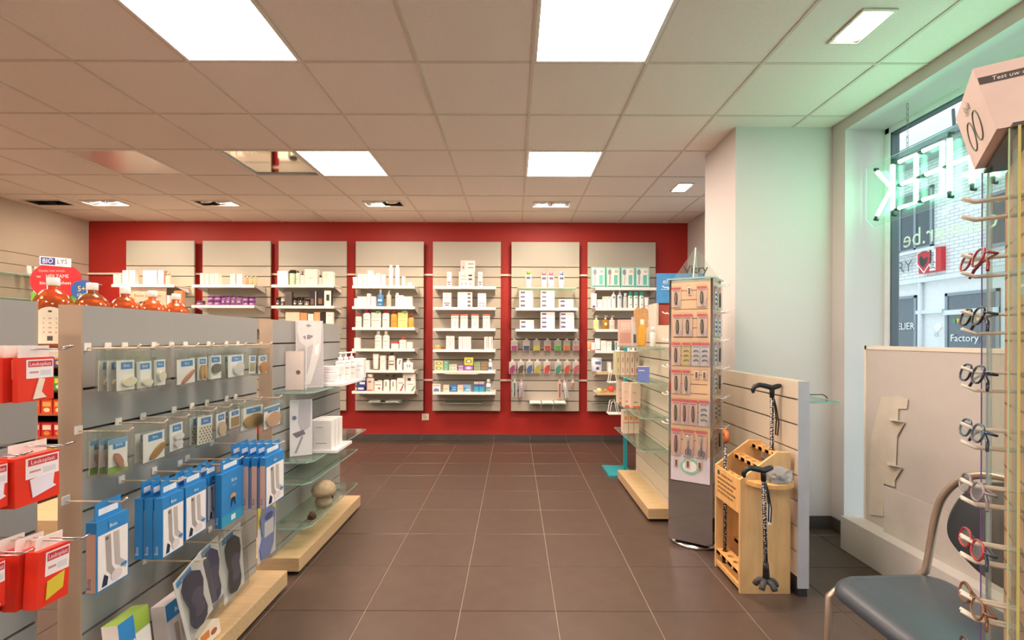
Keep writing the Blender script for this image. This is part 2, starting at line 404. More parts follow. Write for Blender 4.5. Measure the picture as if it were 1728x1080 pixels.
# ceiling light panels
def light_panel(i, j, mode):
    x, y = CX + (i + .5) * CT, CY + (j + .5) * CT
    r = empty('ceiling_light', (x, y, 2.722))
    mb = MB(); a, b = .296, .278
    for x0, x1, y0, y1 in ((-a, a, -a, -b), (-a, a, b, a), (-a, -b, -b, b), (b, a, -b, b)): mb.box(x0, x1, y0, y1, -.002, .03, M('e9e4dc', .4))
    mb.build('frame', r)
    if mode == 'lit': MB().box(-b, b, -b, b, .004, .02, lamp('ffe6d4', PANEL_W)).build('diffuser', r)
    elif mode == 'mirror':
        MB().box(-b, b, -b, b, .012, .02, M('dcd5cf', .05, 1.0, var=.0)).build('reflector', r)
    else: MB().box(-b, b, -b, b, .004, .02, M('e3cabf', .18, var=.01, spec=.6)).build('diffuser', r)
    return r
LN = {(0, -1): 'lit square ceiling panel before the cross of spots, over the aisle', (-3, -1): 'lit square ceiling panel above the hanging foot care gondola',
      (0, 2): 'lit square ceiling panel in line with the toothbrush slat panel', (-3, 2): 'lit square ceiling panel adjoining the mirrored ceiling panel'}
LN[(0, -1)] = 'lit square ceiling panel above the open aisle floor'
for k in sorted(LIT): tag(light_panel(*k, 'lit'), LN.get(k, 'lit square ceiling panel added out of view to brighten the shop'), 'ceiling light', 'lit ceiling panels')
tag(light_panel(-4, 2, 'mirror'), 'unlit mirrored square ceiling panel beside a lit one', 'ceiling light')
tag(light_panel(-6, 2, 'pink'), 'unlit pinkish satin square ceiling panel among the tiles', 'ceiling light')

def spot_lamp(parent, loc, aim, power, col, size=1.15):
    l = bpy.data.lights.new('spot_beam', 'SPOT'); l.energy = power; l.color = lin(col)[:3]; l.spot_size = size; l.spot_blend = .85; l.shadow_soft_size = .025
    o = bpy.data.objects.new('spot_beam', l); COL.objects.link(o); o.parent = parent; o.location = loc
    d = Vector(aim) - (parent.location + Vector(loc)); o.rotation_euler = d.to_track_quat('-Z', 'Y').to_euler()
def recess(r, w_, d_, h=.11):
    mb = MB(); a, b = w_ / 2, d_ / 2; t = .012
    for x0, x1, y0, y1 in ((-a - t, a + t, -b - t, -b), (-a - t, a + t, b, b + t), (-a - t, -a, -b, b), (a, a + t, -b, b)): mb.box(x0, x1, y0, y1, -.004, .002, M('e2dacd', .4))
    mb.build('frame', r)
    mb = MB()
    for x0, x1, y0, y1 in ((-a, a, -b, -b + .003), (-a, a, b - .003, b), (-a, -a + .003, -b, b), (a - .003, a, -b, b)): mb.box(x0, x1, y0, y1, .0, h, M('2b2422', .5))
    mb.box(-a, a, -b, b, h, h + .005, M('1d1817', .6)); mb.box(-.006, .006, -b, b, .004, h, M('2b2422', .5)) if w_ > .3 else None
    mb.build('housing', r)
def spot_head(r, x, tilt, lit, strength=60):
    mb = MB(); mb.lathe([(.062, .012), (.066, .03), (.035, .085), (.02, .1)], M('e8e2d8', .25, .6), n=18)
    mb.xf(Matrix.Translation((x, 0, 0)) @ Matrix.Rotation(tilt, 4, 'X')); h = mb.build('spot_head', r)
    b = MB(); b.lathe([(.03, .004), (.055, .010), (.055, .014)], lamp('fff0d8', strength) if lit else M('8a8178', .2, .8), n=16)
    b.xf(Matrix.Translation((x, 0, 0)) @ Matrix.Rotation(tilt, 4, 'X')); b.build('bulb', h)
S2N = {(0, 4): 'twin recessed ceiling spot facing the toothbrush slat panel', (-3, 4): 'twin recessed ceiling spot facing the red-cap-bottle slat panel',
       (-6, 4): 'twin recessed ceiling spot facing the purple-jar slat panel', (-8, 4): 'twin recessed ceiling spot with one lamp tilted into view',
       (-9, 4): 'empty dark recessed ceiling spot close to the slatted side wall'}
for (i, j), on in SPOT2.items():
    x, y = CX + (i + .5) * CT, CY + (j + .5) * CT
    r = empty('recessed_spot', (x, y, 2.722)); recess(r, .39, .18)
    tag(r, S2N[(i, j)], 'spotlight')
    lit = {(0, 4): (1, 1), (-3, 4): (1, 0), (-6, 4): (0, 1), (-8, 4): (1, 1), (-9, 4): (0, 0)}[(i, j)]
    for s, l in zip((-.095, .095), lit):
        spot_head(r, s, .45, l) if on else None
        if on: spot_lamp(r, (s, .03, -.03), (x + s * 6.5, YB, 1.0), SPOT_W, 'ffd6ac', 1.15)
for i, j in sorted(SPOT1):
    x, y = CX + (i + .5) * CT, CY + (j + .5) * CT
    r = empty('recessed_lamp', (x, y, 2.722)); recess(r, .13, .23)
    MB().box(-.05, .055, -.10, .10, .0, .02, lamp('ffe9cc', 12)).build('bulb', r)
    tag(r, {(2, -1): 'bright oblong recessed lamp in front of the cream pillar', (2, 3): 'small oblong recessed lamp behind the cream pillar', (2, -4): 'bright oblong recessed lamp near the entrance'}[(i, j)], 'ceiling light')

# ================================================================== OUTSIDE
street = struct(MB().box(2.5, 30, -10, 40, -.25, -.15, M('b9b7b2', .9, var=.06)).build('street'), 'grey street surface outside the shop window', 'street')
def brick_mat():
    m = bpy.data.materials.new('white_brick'); m.use_nodes = True; nt = m.node_tree; b = nt.nodes['Principled BSDF']
    tc = nt.nodes.new('ShaderNodeTexCoord'); mp = nt.nodes.new('ShaderNodeMapping'); mp.inputs['Rotation'].default_value = (PI / 2, 0, PI / 2)
    br = nt.nodes.new('ShaderNodeTexBrick'); br.inputs['Scale'].default_value = 1.0; br.inputs['Brick Width'].default_value = .21; br.inputs['Row Height'].default_value = .072
    br.inputs['Mortar Size'].default_value = .007; br.inputs['Color1'].default_value = lin('eef0f0'); br.inputs['Color2'].default_value = lin('e2e5e6'); br.inputs['Mortar'].default_value = lin('b3b8ba')
    sx = nt.nodes.new('ShaderNodeSeparateXYZ'); cx = nt.nodes.new('ShaderNodeCombineXYZ')
    nt.links.new(tc.outputs['Object'], sx.inputs[0]); nt.links.new(sx.outputs['Y'], cx.inputs['X']); nt.links.new(sx.outputs['Z'], cx.inputs['Y'])
    nt.links.new(cx.outputs[0], br.inputs['Vector']); nt.links.new(br.outputs['Color'], b.inputs['Base Color']); b.inputs['Roughness'].default_value = .9
    return m
FX = 9.0
BRK = brick_mat(); STUC = M('e9ebec', .9, var=.03); WDARK = M('4a5560', .15, var=.1, spec=.7); WTRIM = M('dfe4e8', .6)
def fy(x): return Yof(x, FX)
def fz(x, y): return px(x, y, fy(x))[1]
house = empty('house', (FX, 10, -.15)); tag(house, 'white brick house across the street seen through the shop window', 'building')
def hpart(mb, name, parent=house):
    mb.xf(Matrix.Translation((-FX, -10, .15))); return mb.build(name, parent)
zb = fz(1590, 468)
hpart(MB().box(FX, FX + .4, 3, 20, zb, 5.15, BRK), 'brick_wall')
hpart(MB().box(FX - .02, FX + .4, 3, 20, -.15, zb, STUC), 'shop_front')
hpart(MB().box(FX - .12, FX + .1, 3, 20, zb - .06, zb + .04, WTRIM), 'cornice')
hpart(MB().box(FX - .55, FX + .4, 3, 20, 5.15, 5.27, M('9aa0a4', .8)), 'eaves')
hpart(MB().box(FX - .62, FX - .5, 3, 20, 5.24, 5.38, M('707880', .5)), 'gutter')
hpart(MB().add([(FX - .5, 3, 5.3), (FX - .5, 20, 5.3), (FX + 3.5, 20, 7.8), (FX + 3.5, 3, 7.8), (FX + 3.5, 3, 5.0), (FX + 3.5, 20, 5.0)], [(0, 1, 2, 3), (3, 2, 5, 4), (0, 3, 4), (1, 5, 2)], M('c4c2bf', .9, var=.08)), 'roof')
def hwin(ya, yb, z0, z1, bars=(), trans=None):
    wn = MB(); t = .06
    for a, b, c, d in ((ya, ya + t, z0, z1), (yb - t, yb, z0, z1), (ya, yb, z0, z0 + t), (ya, yb, z1 - t, z1)) + tuple((k - .03, k + .03, z0, z1) for k in bars): wn.box(FX - .05, FX + .02, a, b, c, d, M('8b96a0', .5))
    if trans: wn.box(FX - .08, FX + .02, ya, yb, trans - .05, trans + .05, WTRIM)
    f = hpart(wn, 'window')
    p = hpart(MB().box(FX - .032, FX - .022, ya, yb, z0, z1, WDARK), 'pane', f); p.parent = f
    return f
ya, yb = fy(1576), fy(1519)
hwin(ya, yb, fz(1547, 423), fz(1547, 322), bars=((ya + yb) / 2,))
hpart(MB().box(FX - .14, FX, ya - .15, yb + .15, fz(1547, 428), fz(1547, 423), WTRIM), 'window_sill')
hwin(fy(1740), fy(1668), fz(1690, 415), fz(1690, 322), bars=())
hwin(fy(1549), fy(1490), .2, fz(1530, 500))
hwin(fy(1690), fy(1598), .1, fz(1630, 492), trans=fz(1630, 526))
hpart(MB().tube([(FX - .08, fy(1559), -.1), (FX - .08, fy(1559), zb - .05)], .04, WTRIM), 'downpipe')
hpart(MB().box(FX - .1, FX, fy(1597), fy(1552), fz(1575, 529), fz(1575, 523), WTRIM), 'ledge')
def htext(body, xc, yb_, hpx, col, name='lettering', w_=None, X=FX - .06):
    mb = MB(); yy = fy(xc); mb.text(body, 0, 0, hpx * yy / FPX, 0, M(col, .6), maxw=w_)
    return mb, yy
def hlet(body, xc, yb_, hpx, col, wpx=None, X=FX - .07):
    yy = fy(xc); mb = MB(); mb.text(body, 0, 0, hpx * yy / FPX, 0, M(col, .6), maxw=(abs(fy(xc - wpx / 2) - fy(xc + wpx / 2)) if wpx else None))
    mb.xf(Matrix.Translation((X, yy, fz(xc, yb_))) @ Matrix.Rotation(-PI / 2, 4, 'Z')); return hpart(mb, 'lettering')
hlet('FACTORY', 1498, 465, 18, '5d656c', 100)
hlet('ATELIER', 1525, 556, 11, 'f4f6f6', 46)
hlet('Factory', 1633, 576, 12, 'f4f6f6', 50)
hlet('15', 1586, 568, 7, '6d747a', 9)
mb = MB(); yy = fy(1585); zz = fz(1585, 552); mb.prism([(-.1, 0), (0, -.1), (.1, 0), (0, .1)], -.02, .0, M('f7f7f4', .5)); mb.xf(Matrix.Translation((FX - .02, yy, zz)) @ Matrix.Rotation(-PI / 2, 4, 'Z')); hpart(mb, 'plaque')
mb = MB(); yy = fy(1585)
for k, c in enumerate(('3aa65a', 'f0c030', 'd8483c', '3aa65a', '4a86c8', '3aa65a', 'f0c030', 'd8483c')):
    y_ = fy(1612) - k * .085; z_ = fz(1612, 538)
    mb.add([(FX - .06, y_, z_), (FX - .06, y_ - .07, z_), (FX - .06, y_ - .035, z_ - .11)], [(0, 1, 2)], M(c, .7))
hpart(mb, 'bunting')
hpart(MB().tube([(FX - .06, fy(1612), fz(1612, 184) - .0), (FX - .1, fy(1618), fz(1618, 220)), (FX - .08, fy(1613), fz(1613, 250))], .03, M('3d444a', .6)), 'cable')
# red lit sign on the house wall
sg = empty('wall_sign', (FX - .1, fy(1576), fz(1576, 459))); sgw = abs(fy(1557) - fy(1595)); sgh = 39 * fy(1576) / FPX
mb = MB(); mb.box(-sgw / 2, sgw / 2, 0, .1, 0, sgh, M('cf1f2b', .4)); b = mb.build('sign_box', sg, rz=-PI / 2)
mb = MB(); y_ = -.004; u = sgw / 2
mb.rect(.02 * u, .56 * u, .02, sgh - .02, y_, M('f5f3f0', .4))
sh = lambda k: [(-.5 * u + p * k, sgh * .52 + q * k) for p, q in ((-.19, .2), (0, .26), (.19, .2), (.19, -.05), (0, -.27), (-.19, -.05))]
mb.flat(sh(1.0), y_, M('f5f3f0', .4)); mb.flat(sh(.86), y_ - .004, M('c01c28', .4)); mb.flat([(-.5 * u + p, sgh * .52 + q) for p, q in ((-.1, -.05), (-.02, -.14), (.08, -.04), (.1, .08), (.0, .04), (-.06, .12), (-.12, .08))], y_ - .008, M('1c1c1e', .4))
n0 = len(mb.v); mb.text('Jupiler', 0, 0, .13, 0, M('17171a', .4), maxw=sgh * .8); mb.xf(Matrix.Translation((.40 * u, y_ - .006, sgh / 2)) @ Matrix.Rotation(-PI / 2, 4, 'Y'), n0)
mb.build('sign_print', b)
tag(sg, 'red beer sign with shield emblem on the white house wall', 'sign')
# ================================================================== BACK WALL: slat panels, rails, shelves, products
PW, PITCH, PT = .836, .127, .022
PY = YB - .05           # panel back plane (stands off the wall on rails)
PF = PY - PT - .004     # panel front
PAN = {1: 270.7, 2: 399.5, 3: 527.5, 4: 657.5, 5: 787.5, 6: 920, 7: 1048.5}
PNAME = {1: 'pink-carton slat panel', 2: 'purple-jar slat panel', 3: 'black-cosmetics slat panel', 4: 'red-cap-bottle slat panel', 5: 'medicine-carton slat panel', 6: 'toothbrush slat panel', 7: 'turquoise-gift-box slat panel'}
PDESC = {1: 'beige slat panel holding pink cartons over the orange jugs', 2: 'beige slat panel holding shelves of purple jars', 3: 'beige slat panel holding shelves of black cosmetics',
         4: 'beige slat panel with amber and red-capped bottles', 5: 'beige slat panel with medicine cartons and gourds', 6: 'beige slat panel with hanging toothbrush packs', 7: 'beige slat panel with turquoise gift boxes on top'}
ZTOP = 2.468
plank_m = fin(MB().box(-PW / 2, PW / 2, -PT, 0, .005, PITCH - .005, SLAT), 'plank')
slab_m = fin(MB().box(-PW / 2, PW / 2, -PT, 0, .005, .31, SLAT), 'plank')
PXC = {}
for k, xc in PAN.items():
    X = px(xc, 550, PF)[0]; PXC[k] = X
    zbot = ZTOP - .31 - 14 * PITCH
    r = MB().box(-PW / 2 + .004, PW / 2 - .004, 0, .012, 0, ZTOP - zbot - .002, GROOVE).build('display_slatwall', None, (X, PY - .012, zbot))
    tag(r, PDESC[k], 'slat panel', 'slat panels on the red wall')
    for n in range(14): place('plank', plank_m, r, (0, 0, n * PITCH))
    place('plank', slab_m, r, (0, 0, 14 * PITCH))
    for x in (-.3, .3): MB().box(x - .02, x + .02, .012, .040, .3, 1.8, METALW).build('upright', r)
RAILM = M('e8d9cc', .4)
for z, lb in ((px(720, 464, YB)[1], 'thin white rail crossing the red wall, upper of two'), (px(720, 641, YB)[1], 'thin white rail crossing the red wall, lower of two')):
    r = MB().box(XL + .001, px(1106, 550, YB)[0], YB - .022, YB - .0005, z - .011, z + .011, RAILM).build('wall_rail'); tag(r, lb, 'rail', 'rails on the red wall')
# socket
sx, sz = px(718, 703.5, YB)
r = MB().box(-.045, .045, -.012, 0, -.042, .042, M('e9dcc6', .4)).build('wall_socket', None, (sx, YB - .0005, sz), bevel=.006); tag(r, 'small cream wall socket between two slat panels near the floor', 'socket')
MB().lathe([(.022, 0), (.022, .004), (.017, .0045)], M('d8c9b2', .4)).xf(Matrix.Translation((0, -.012, 0)) @ Matrix.Rotation(PI / 2, 4, 'X')).build('socket_face', r)

ORD = ['top', 'second', 'third', 'fourth', 'fifth', 'lowest']
SD = .29; YSF = PF - SD        # shelf front plane
def shelf_mesh(w_, style):
    mb = MB(); m = {'white': METALW, 'wood': M('d8b98a', .5, var=.1, stretch=(1, 8, 8), scale=5), 'glass': METALW}[style]
    if style == 'glass':
        mb.box(-w_ / 2, w_ / 2, -SD, 0, -.012, 0, GLASSH, mf=GLASSE); mb.rect(-w_ / 2, w_ / 2, -.0125, .0005, -SD - .0005, GLASSE)
    else:
        mb.box(-w_ / 2, w_ / 2, -SD + .006, 0, -.012, 0, METALW); mb.box(-w_ / 2, w_ / 2, -SD, -SD + .006, -.028, .004, m)
    return mb
def brackets(w_):
    out = []
    for s in (-1, 1): out.append(MB().prism([(-SD * .9, -.012), (0, -.012), (0, -.07), (-.03, -.07)], s * (w_ / 2 - .012) - .0015, s * (w_ / 2 - .012) + .0015, METALW, axis='x'))
    return out
def shelf(p, n, ylip, style='white', width=.735, xoff=0.0):
    X = PXC[p] + xoff; z = px(VX, ylip - 2 - ROLL * (PAN[p] - VX), YSF)[1]
    r = shelf_mesh(width, style).build('wall_shelf', None, (X, PF - .0005, z)); [b.build('bracket', r) for b in brackets(width)]
    tag(r, '%s shelf, %s on the %s' % ({'white': 'white metal', 'wood': 'wood-fronted', 'glass': 'clear glass'}[style], ORD[n], PNAME[p]), 'shelf', 'shelves of the ' + PNAME[p])
    return (p, n, z, PNAME[p])
PLINK = {0: 'top shelf', 1: 'second shelf', 2: 'third shelf', 3: 'fourth shelf', 4: 'fifth shelf', 5: 'lowest shelf'}
ITEMS = []
def item(S, x0, x1, yt, fn, desc, cat, name, dy=.012, z0=0.0, dep=None):
    """one product standing on shelf S, spanning photo columns x0..x1, its top at row yt"""
    p, n, z, pn = S; Yi = YSF + .05 + dy
    xa, xb = px(x0, yt, Yi)[0], px(x1, yt, Yi)[0]; h = px((x0 + x1) / 2, yt, Yi)[1] - z - z0; w_ = xb - xa
    parts, d = fn(w_, h)
    key = '%s, %s' % (PLINK[n], pn)
    o = spawn(parts, name, ((xa + xb) / 2, YSF + .012 + dy + d / 2, z + z0 + .0006), 0, '%s, %s' % (desc, key), cat)
    ITEMS.append((o, desc, key)); return o
def bx(col, a=None, dep=.06, side=None, top=None):
    return lambda w_, h: (box_k(w_ * .97, dep, h, col, a, side, top), dep)
def bo(col, cap, a=None, sq=.62, **k):
    return lambda w_, h: (bottle_k(w_, h, col, cap, sq, a, **k), w_ * sq)
def tu(col, cap, **k): return lambda w_, h: (tube_k(w_, h, col, cap, **k), w_ * .8)
def ja(col, lid, **k): return lambda w_, h: (jar_k(w_, h, col, lid, **k), w_)
def po(col, cap, a=None): return lambda w_, h: (pouch_k(w_, h, col, cap, a), w_ * .35)
def go(col, stem='6b5a34'): return lambda w_, h: (gourd_k(w_, h, col, stem), w_)
LN1 = [('r', .2, .62, .8, .65, 'b9b3ab'), ('r', .25, .5, .75, .52, 'c9c3bb'), ('r', .2, .12, .6, .15, 'b9b3ab')]
LN2 = [('r', .2, .78, .8, .82, 'a39d97'), ('r', .25, .3, .75, .33, 'c5bfb8')]
LBL = [('r', .14, .42, .86, .45, '9b8f86'), ('r', .14, .62, .86, .64, '9b8f86'), ('r', .2, .2, .8, .22, 'b9b0a6')]
W = 'f4f1ec'; PK = 'f3ddd3'

# ---- panel 1
S = shelf(1, 0, 482.5)
item(S, 195.5, 208, 464, bx(PK, LN1), 'small pale pink carton', 'box', 'carton')
for a, b in ((211, 221), (222, 232)): item(S, a, b, 457, bx(W, LN1, side=PK, dep=.07), 'tall white carton with pink side', 'box', 'carton')
item(S, 245, 269, 457, bx('f8f6f2', None, dep=.08), 'broad plain white carton', 'box', 'carton')
item(S, 270.5, 280, 457, bx(W, LN2, side='d9b7ac', dep=.07), 'narrow white carton with dusky side', 'box', 'carton')
item(S, 281.5, 291, 461, bo('eec9b8', 'd9b2a0', sq=.6), 'pale pink bottle', 'bottle', 'bottle')
S = shelf(1, 1, 520)
r = item(S, 222, 285, 486, bx('d8b9a2', [('t', 'Teunisbloem', .47, .80, .1, '7b4a7c', .7), ('t', 'Boost je energie', .5, .52, .15, 'd8442c', .9), ('o', .35, .22, .09, .07, '5b2f4a')], dep=.01), 'beige cardboard banner with orange lettering', 'banner', 'banner')
item(S, 285.5, 290, 499, bx(W), 'slim white carton', 'box', 'carton')
item(S, 297, 311, 491, bx('c98a66', [('r', .1, .55, .9, .95, 'e07a4a')]), 'brown and orange carton', 'box', 'carton')
shelf(1, 2, 555.5)
# ---- panel 2
S = shelf(2, 0, 483)
for a, b in ((341, 347.5), (349, 355.5), (357.5, 364), (365, 372)): item(S, a, b, 462.5, bx(PK, LN1, dep=.07), 'slim pale pink carton', 'box', 'carton')
for a, b in ((391.5, 400), (402, 411.5)): item(S, a, b, 463, bx('f4e0d8', LN1), 'wider pale pink carton', 'box', 'carton')
for (a, b), c in zip(((417, 422), (423.5, 429), (431, 436)), ('e9b9a5', 'd9dd9a', 'e3d8b4')): item(S, a, b, 467, bo(c, 'e8e0d0', clear=True), {'e9b9a5': 'small clear pinkish bottle', 'd9dd9a': 'small clear yellow-green bottle', 'e3d8b4': 'small clear straw-coloured bottle'}[c], 'bottle', 'bottle')
S = shelf(2, 1, 517.5)
PUR = [('r', .2, .3, .8, .42, 'd8b6d6'), ('r', .3, .5, .7, .56, 'c39ac2')]
item(S, 332, 345, 508, ja('6d3f78', '3d2746', a=PUR), 'lone flat purple jar', 'jar', 'jar')
for a, b, t in ((352, 361.5, 500), (363, 374, 500), (411.5, 420.5, 502), (421.5, 431, 502)):
    hh = (516 - t) / 2
    r1 = item(S, a, b, 516 - hh, ja('8a4f93', '59306a', a=PUR), 'lower purple jar of a stacked pair', 'jar', 'jar')
    z1 = max((r1.matrix_basis @ Vector(c))[2] for o in [r1] + list(r1.children) for c in o.bound_box) - S[2]
    item(S, a, b, t, ja('8a4f93', '59306a', a=PUR), 'upper purple jar of a stacked pair', 'jar', 'jar', z0=z1)
for a, b, t in ((376, 382.5, 499), (384, 391, 498), (393, 399.5, 498), (402, 410, 499)): item(S, a, b, t, bo('7b4488', '4e2a5c', a=PUR), 'upright purple bottle', 'bottle', 'bottle')
shelf(2, 2, 552.5)
# ---- panel 3
S = shelf(3, 0, 483)
item(S, 470.5, 488, 458, bx('faf9f4', dep=.08), 'plain bright white carton', 'box', 'carton')
item(S, 489, 500, 456, ja('b9cdb0', '1f2321', lidf=.22), 'green jar with tall black lid', 'jar', 'jar')
item(S, 501, 507.5, 458, bo('dfe8d6', '222424', a=LBL, capf=.12), 'pale green bottle with black cap', 'bottle', 'bottle')
item(S, 508.5, 515, 459, bo('f2f2ea', '1c1c1c', a=LBL, capf=.25, pump=True), 'white bottle with black pump', 'bottle', 'bottle')
item(S, 516, 538, 455, bx('f6efe6', [('r', .35, .42, .65, .45, 'bca99a')], dep=.08), 'large square cream gift carton', 'box', 'carton')
item(S, 539, 545, 465, bo('dfe2da', '252525', a=LBL), 'little white bottle with black cap', 'bottle', 'bottle')
item(S, 546, 564, 459, bx('f1eee2', [('r', .08, .1, .5, .9, 'dfe4d6')], dep=.07), 'pale green and cream carton', 'box', 'carton')
S = shelf(3, 1, 518.5)
BLK = [('r', .2, .2, .8, .35, 'e8d8c8')]
item(S, 467, 474.5, 502, ja('3a3032', '151316', a=BLK), 'tall black jar', 'jar', 'jar')
item(S, 475.5, 482, 506, ja('57484a', 'efe9e2', a=BLK), 'dark jar with white lid', 'jar', 'jar')
item(S, 483, 495, 493, bx('5b5350', dep=.05), 'charcoal square carton', 'box', 'carton')
for a, b in ((496, 503.5), (505, 513.5)): item(S, a, b, 502, ja('3b3134', '18161a', a=BLK), 'round black jar with pale label', 'jar', 'jar', dy=.0)
item(S, 515, 524, 505, ja('6b5854', '2c2628', a=BLK), 'brown jar with dark lid', 'jar', 'jar')
item(S, 525, 536, 492, bx('2a2226', [('r', .15, .1, .6, .5, '7a5a50'), ('r', .86, .02, .98, .98, 'e8e2da')], dep=.06), 'black carton with white edge stripe', 'box', 'carton')
item(S, 537, 548, 491, bx('241c22', [('r', .2, .15, .8, .5, '8a5f4c')], dep=.06), 'black carton with copper print', 'box', 'carton')
item(S, 549, 561, 491, bx('f2ece2', [('r', .3, .35, .75, .75, '3d3a38')], dep=.05, side='1d1a1c'), 'white carton with black window print', 'box', 'carton')
S = shelf(3, 2, 554)
item(S, 484, 508, 527, bx('ecd2b6', dep=.06), 'broad beige carton', 'box', 'carton')
item(S, 509, 520, 528, bx('e09a66', dep=.06), 'narrow orange carton', 'box', 'carton')
item(S, 522, 531, 530, bx(W, LN1), 'white carton among orange ones', 'box', 'carton')
item(S, 532, 542, 527, bx('e8a874', dep=.06), 'apricot carton', 'box', 'carton')
item(S, 543, 551, 527, bx('1f1b1c', dep=.06), 'narrow black carton', 'box', 'carton')
item(S, 552, 563, 527, bx('f3ece2', LN2, dep=.06), 'tall cream carton', 'box', 'carton')
# ---- panel 4
S = shelf(4, 0, 484.5)
item(S, 596, 604, 468, tu(W, 'e8e6e0'), 'white standing tube', 'tube', 'tube')
for a, b, t in ((605.5, 613, 463), (614.5, 621, 463.5), (644.5, 651, 464), (636.5, 643.5, 462)): item(S, a, b, t, bx('f7f4ee', LN2), 'tall slim white carton', 'box', 'carton')
item(S, 622, 630, 457.5, bx('f8f6f1'), 'tallest white carton', 'box', 'carton')
item(S, 630.5, 636, 464.5, bx('f7f4ee'), 'narrow plain white carton', 'box', 'carton')
for a, b in ((657, 664), (668, 675)): item(S, a, b, 448, bo('faf8f4', 'f0eee8', sq=1, capf=.1, capw=.75, shoulder=.05), 'tall white spray can', 'spray can', 'spray_can')
item(S, 679.5, 684.5, 467, bx('f5f2ec'), 'slender white carton standing alone', 'box', 'carton')
item(S, 689, 696, 477, bx('f0ece4'), 'very small white carton', 'box', 'carton')
S = shelf(4, 1, 519.5)
item(S, 599.5, 604, 504, bx(W), 'low narrow white carton', 'box', 'carton')
for a, b in ((604.7, 612), (612.7, 620)): item(S, a, b, 501, bx('f6f3ec', [('r', .2, .12, .7, .16, '8c8a88')]), 'white carton with grey line', 'box', 'carton')
item(S, 621, 626.5, 496, bx('f8f6f2', LN2), 'tall white carton', 'box', 'carton')
item(S, 628, 635.5, 501, bx('f6f3ec', LN2), 'white carton beside the blue bottle', 'box', 'carton')
item(S, 637.5, 648, 488, bo('3c78ac', 'dfe6ee', a=[('r', .15, .3, .85, .42, 'a8c8e4'), ('r', .2, .12, .8, .16, 'a8c8e4')], capf=.28, capw=.35), 'deep blue bottle with clear top', 'bottle', 'bottle')
item(S, 653, 661, 491, bo('efe6da', 'f6f4ef', clear=True, pump=True, capf=.22), 'clear pump bottle', 'bottle', 'bottle')
item(S, 668, 674.5, 495, bo('f7f5f0', 'efece6', a=[('o', .6, .75, .15, .08, '7f8894')], capf=.1, capw=.7), 'white bottle with grey dot', 'bottle', 'bottle')
for a, b in ((675.2, 678.5), (678.8, 682)): item(S, a, b, 499, bx('f6f3ec', LN2), 'thin white carton', 'box', 'carton')
for a, b in ((682.5, 689), (689.5, 696.3)): item(S, a, b, 501, bx('f3efe6', [('r', .45, .82, .6, .88, '4a4a4c')]), 'white carton with small dark mark', 'box', 'carton')
S = shelf(4, 2, 555)
item(S, 600.5, 611, 530, bo('f4eee4', 'c8322c', a=LBL, capf=.17), 'smaller white bottle with red cap', 'bottle', 'bottle')
for a, b in ((613.5, 626), (645.5, 658)): item(S, a, b, 523, bo('f6f1e8', 'a81c22', a=LBL, capf=.17), 'large white bottle with dark red cap', 'bottle', 'bottle')
item(S, 627, 644, 525, po('f2e7dc', '6fae4c', a=LBL), 'white refill pouch with green cap', 'pouch', 'pouch')
item(S, 660, 671, 523, bo('dd9a3a', 'b02a22', a=LBL, capf=.2), 'amber bottle with red cap', 'bottle', 'bottle')
item(S, 671.5, 689, 525, po('f0dc8a', '8ab84c', a=LBL), 'yellow refill pouch with green cap', 'pouch', 'pouch')
item(S, 690, 699, 530, bo('e0b04a', 'c03a30', a=LBL, capf=.25), 'small yellow bottle with red cap', 'bottle', 'bottle')
S = shelf(4, 3, 591)
item(S, 599.5, 608.5, 570, bx('f5f0e6'), 'plain cream carton', 'box', 'carton')
for a, b in ((633, 645), (646.5, 658)): item(S, a, b, 559, bo('f5f0e6', 'ebe6dc', a=LBL, capf=.2, capw=.45), 'big white lotion bottle', 'bottle', 'bottle')
item(S, 660, 673, 577, ja('f4ede2', 'd0402f', a=LBL, lidf=.22), 'white jar with red lid', 'jar', 'jar')
item(S, 674.5, 686, 568, bo('f6f1e8', 'd8452f', a=LBL, capf=.25), 'white bottle with bright red cap', 'bottle', 'bottle')
item(S, 687.5, 697, 577, bx('f3ecdf', LN1), 'short cream carton', 'box', 'carton')
S = shelf(4, 4, 627)
item(S, 603, 612, 604, bx('f4ece2', LN1), 'cream carton at the shelf end', 'box', 'carton')
item(S, 617, 624.5, 608, bx('f4ece2', LN1), 'little cream carton standing apart', 'box', 'carton')
item(S, 629.5, 640, 597, tu('f3ece4', '2e2a2c', capf=.06), 'white tube with dark foot', 'tube', 'tube')
item(S, 642.5, 652, 600, bx('f3e8de', LN1), 'pinkish white carton', 'box', 'carton')
item(S, 656, 667.5, 595, bo('efe4da', '2f2b33', a=[('r', .12, .3, .88, .36, '6e6670'), ('r', .12, .5, .88, .54, '6e6670')], capf=.16), 'cream bottle with black cap', 'bottle', 'bottle')
item(S, 671, 679, 605, bx('f4f0ec', [('p', ((.4, .5), (.6, .5), (.8, .9), (.6, .92)), '6a5a8a')]), 'white carton with purple stroke', 'box', 'carton')
item(S, 680.5, 697, 605, bo('f3f0ec', 'f0ece6', a=[('r', .45, .25, .55, .5, '7f88a8'), ('r', .68, .25, .8, .5, '8f98b4')], sq=.8, capf=.3, capw=.4, pump=True), 'wide white pump tub', 'bottle', 'bottle')
S = shelf(4, 5, 662.5)
ra = item(S, 601, 617, 651, bx('34417e', [('r', .3, .3, .9, .7, 'dfe2ee'), ('r', .0, .2, .18, .8, 'e8b84a')], dep=.08), 'lower navy carton of a stack', 'box', 'carton')
item(S, 604, 619, 641.5, bx('38457f', [('r', .3, .3, .9, .7, 'dfe2ee')], dep=.08, top='e8c45a'), 'upper navy carton of a stack', 'box', 'carton', z0=(ra.bound_box[1][2] + .001))
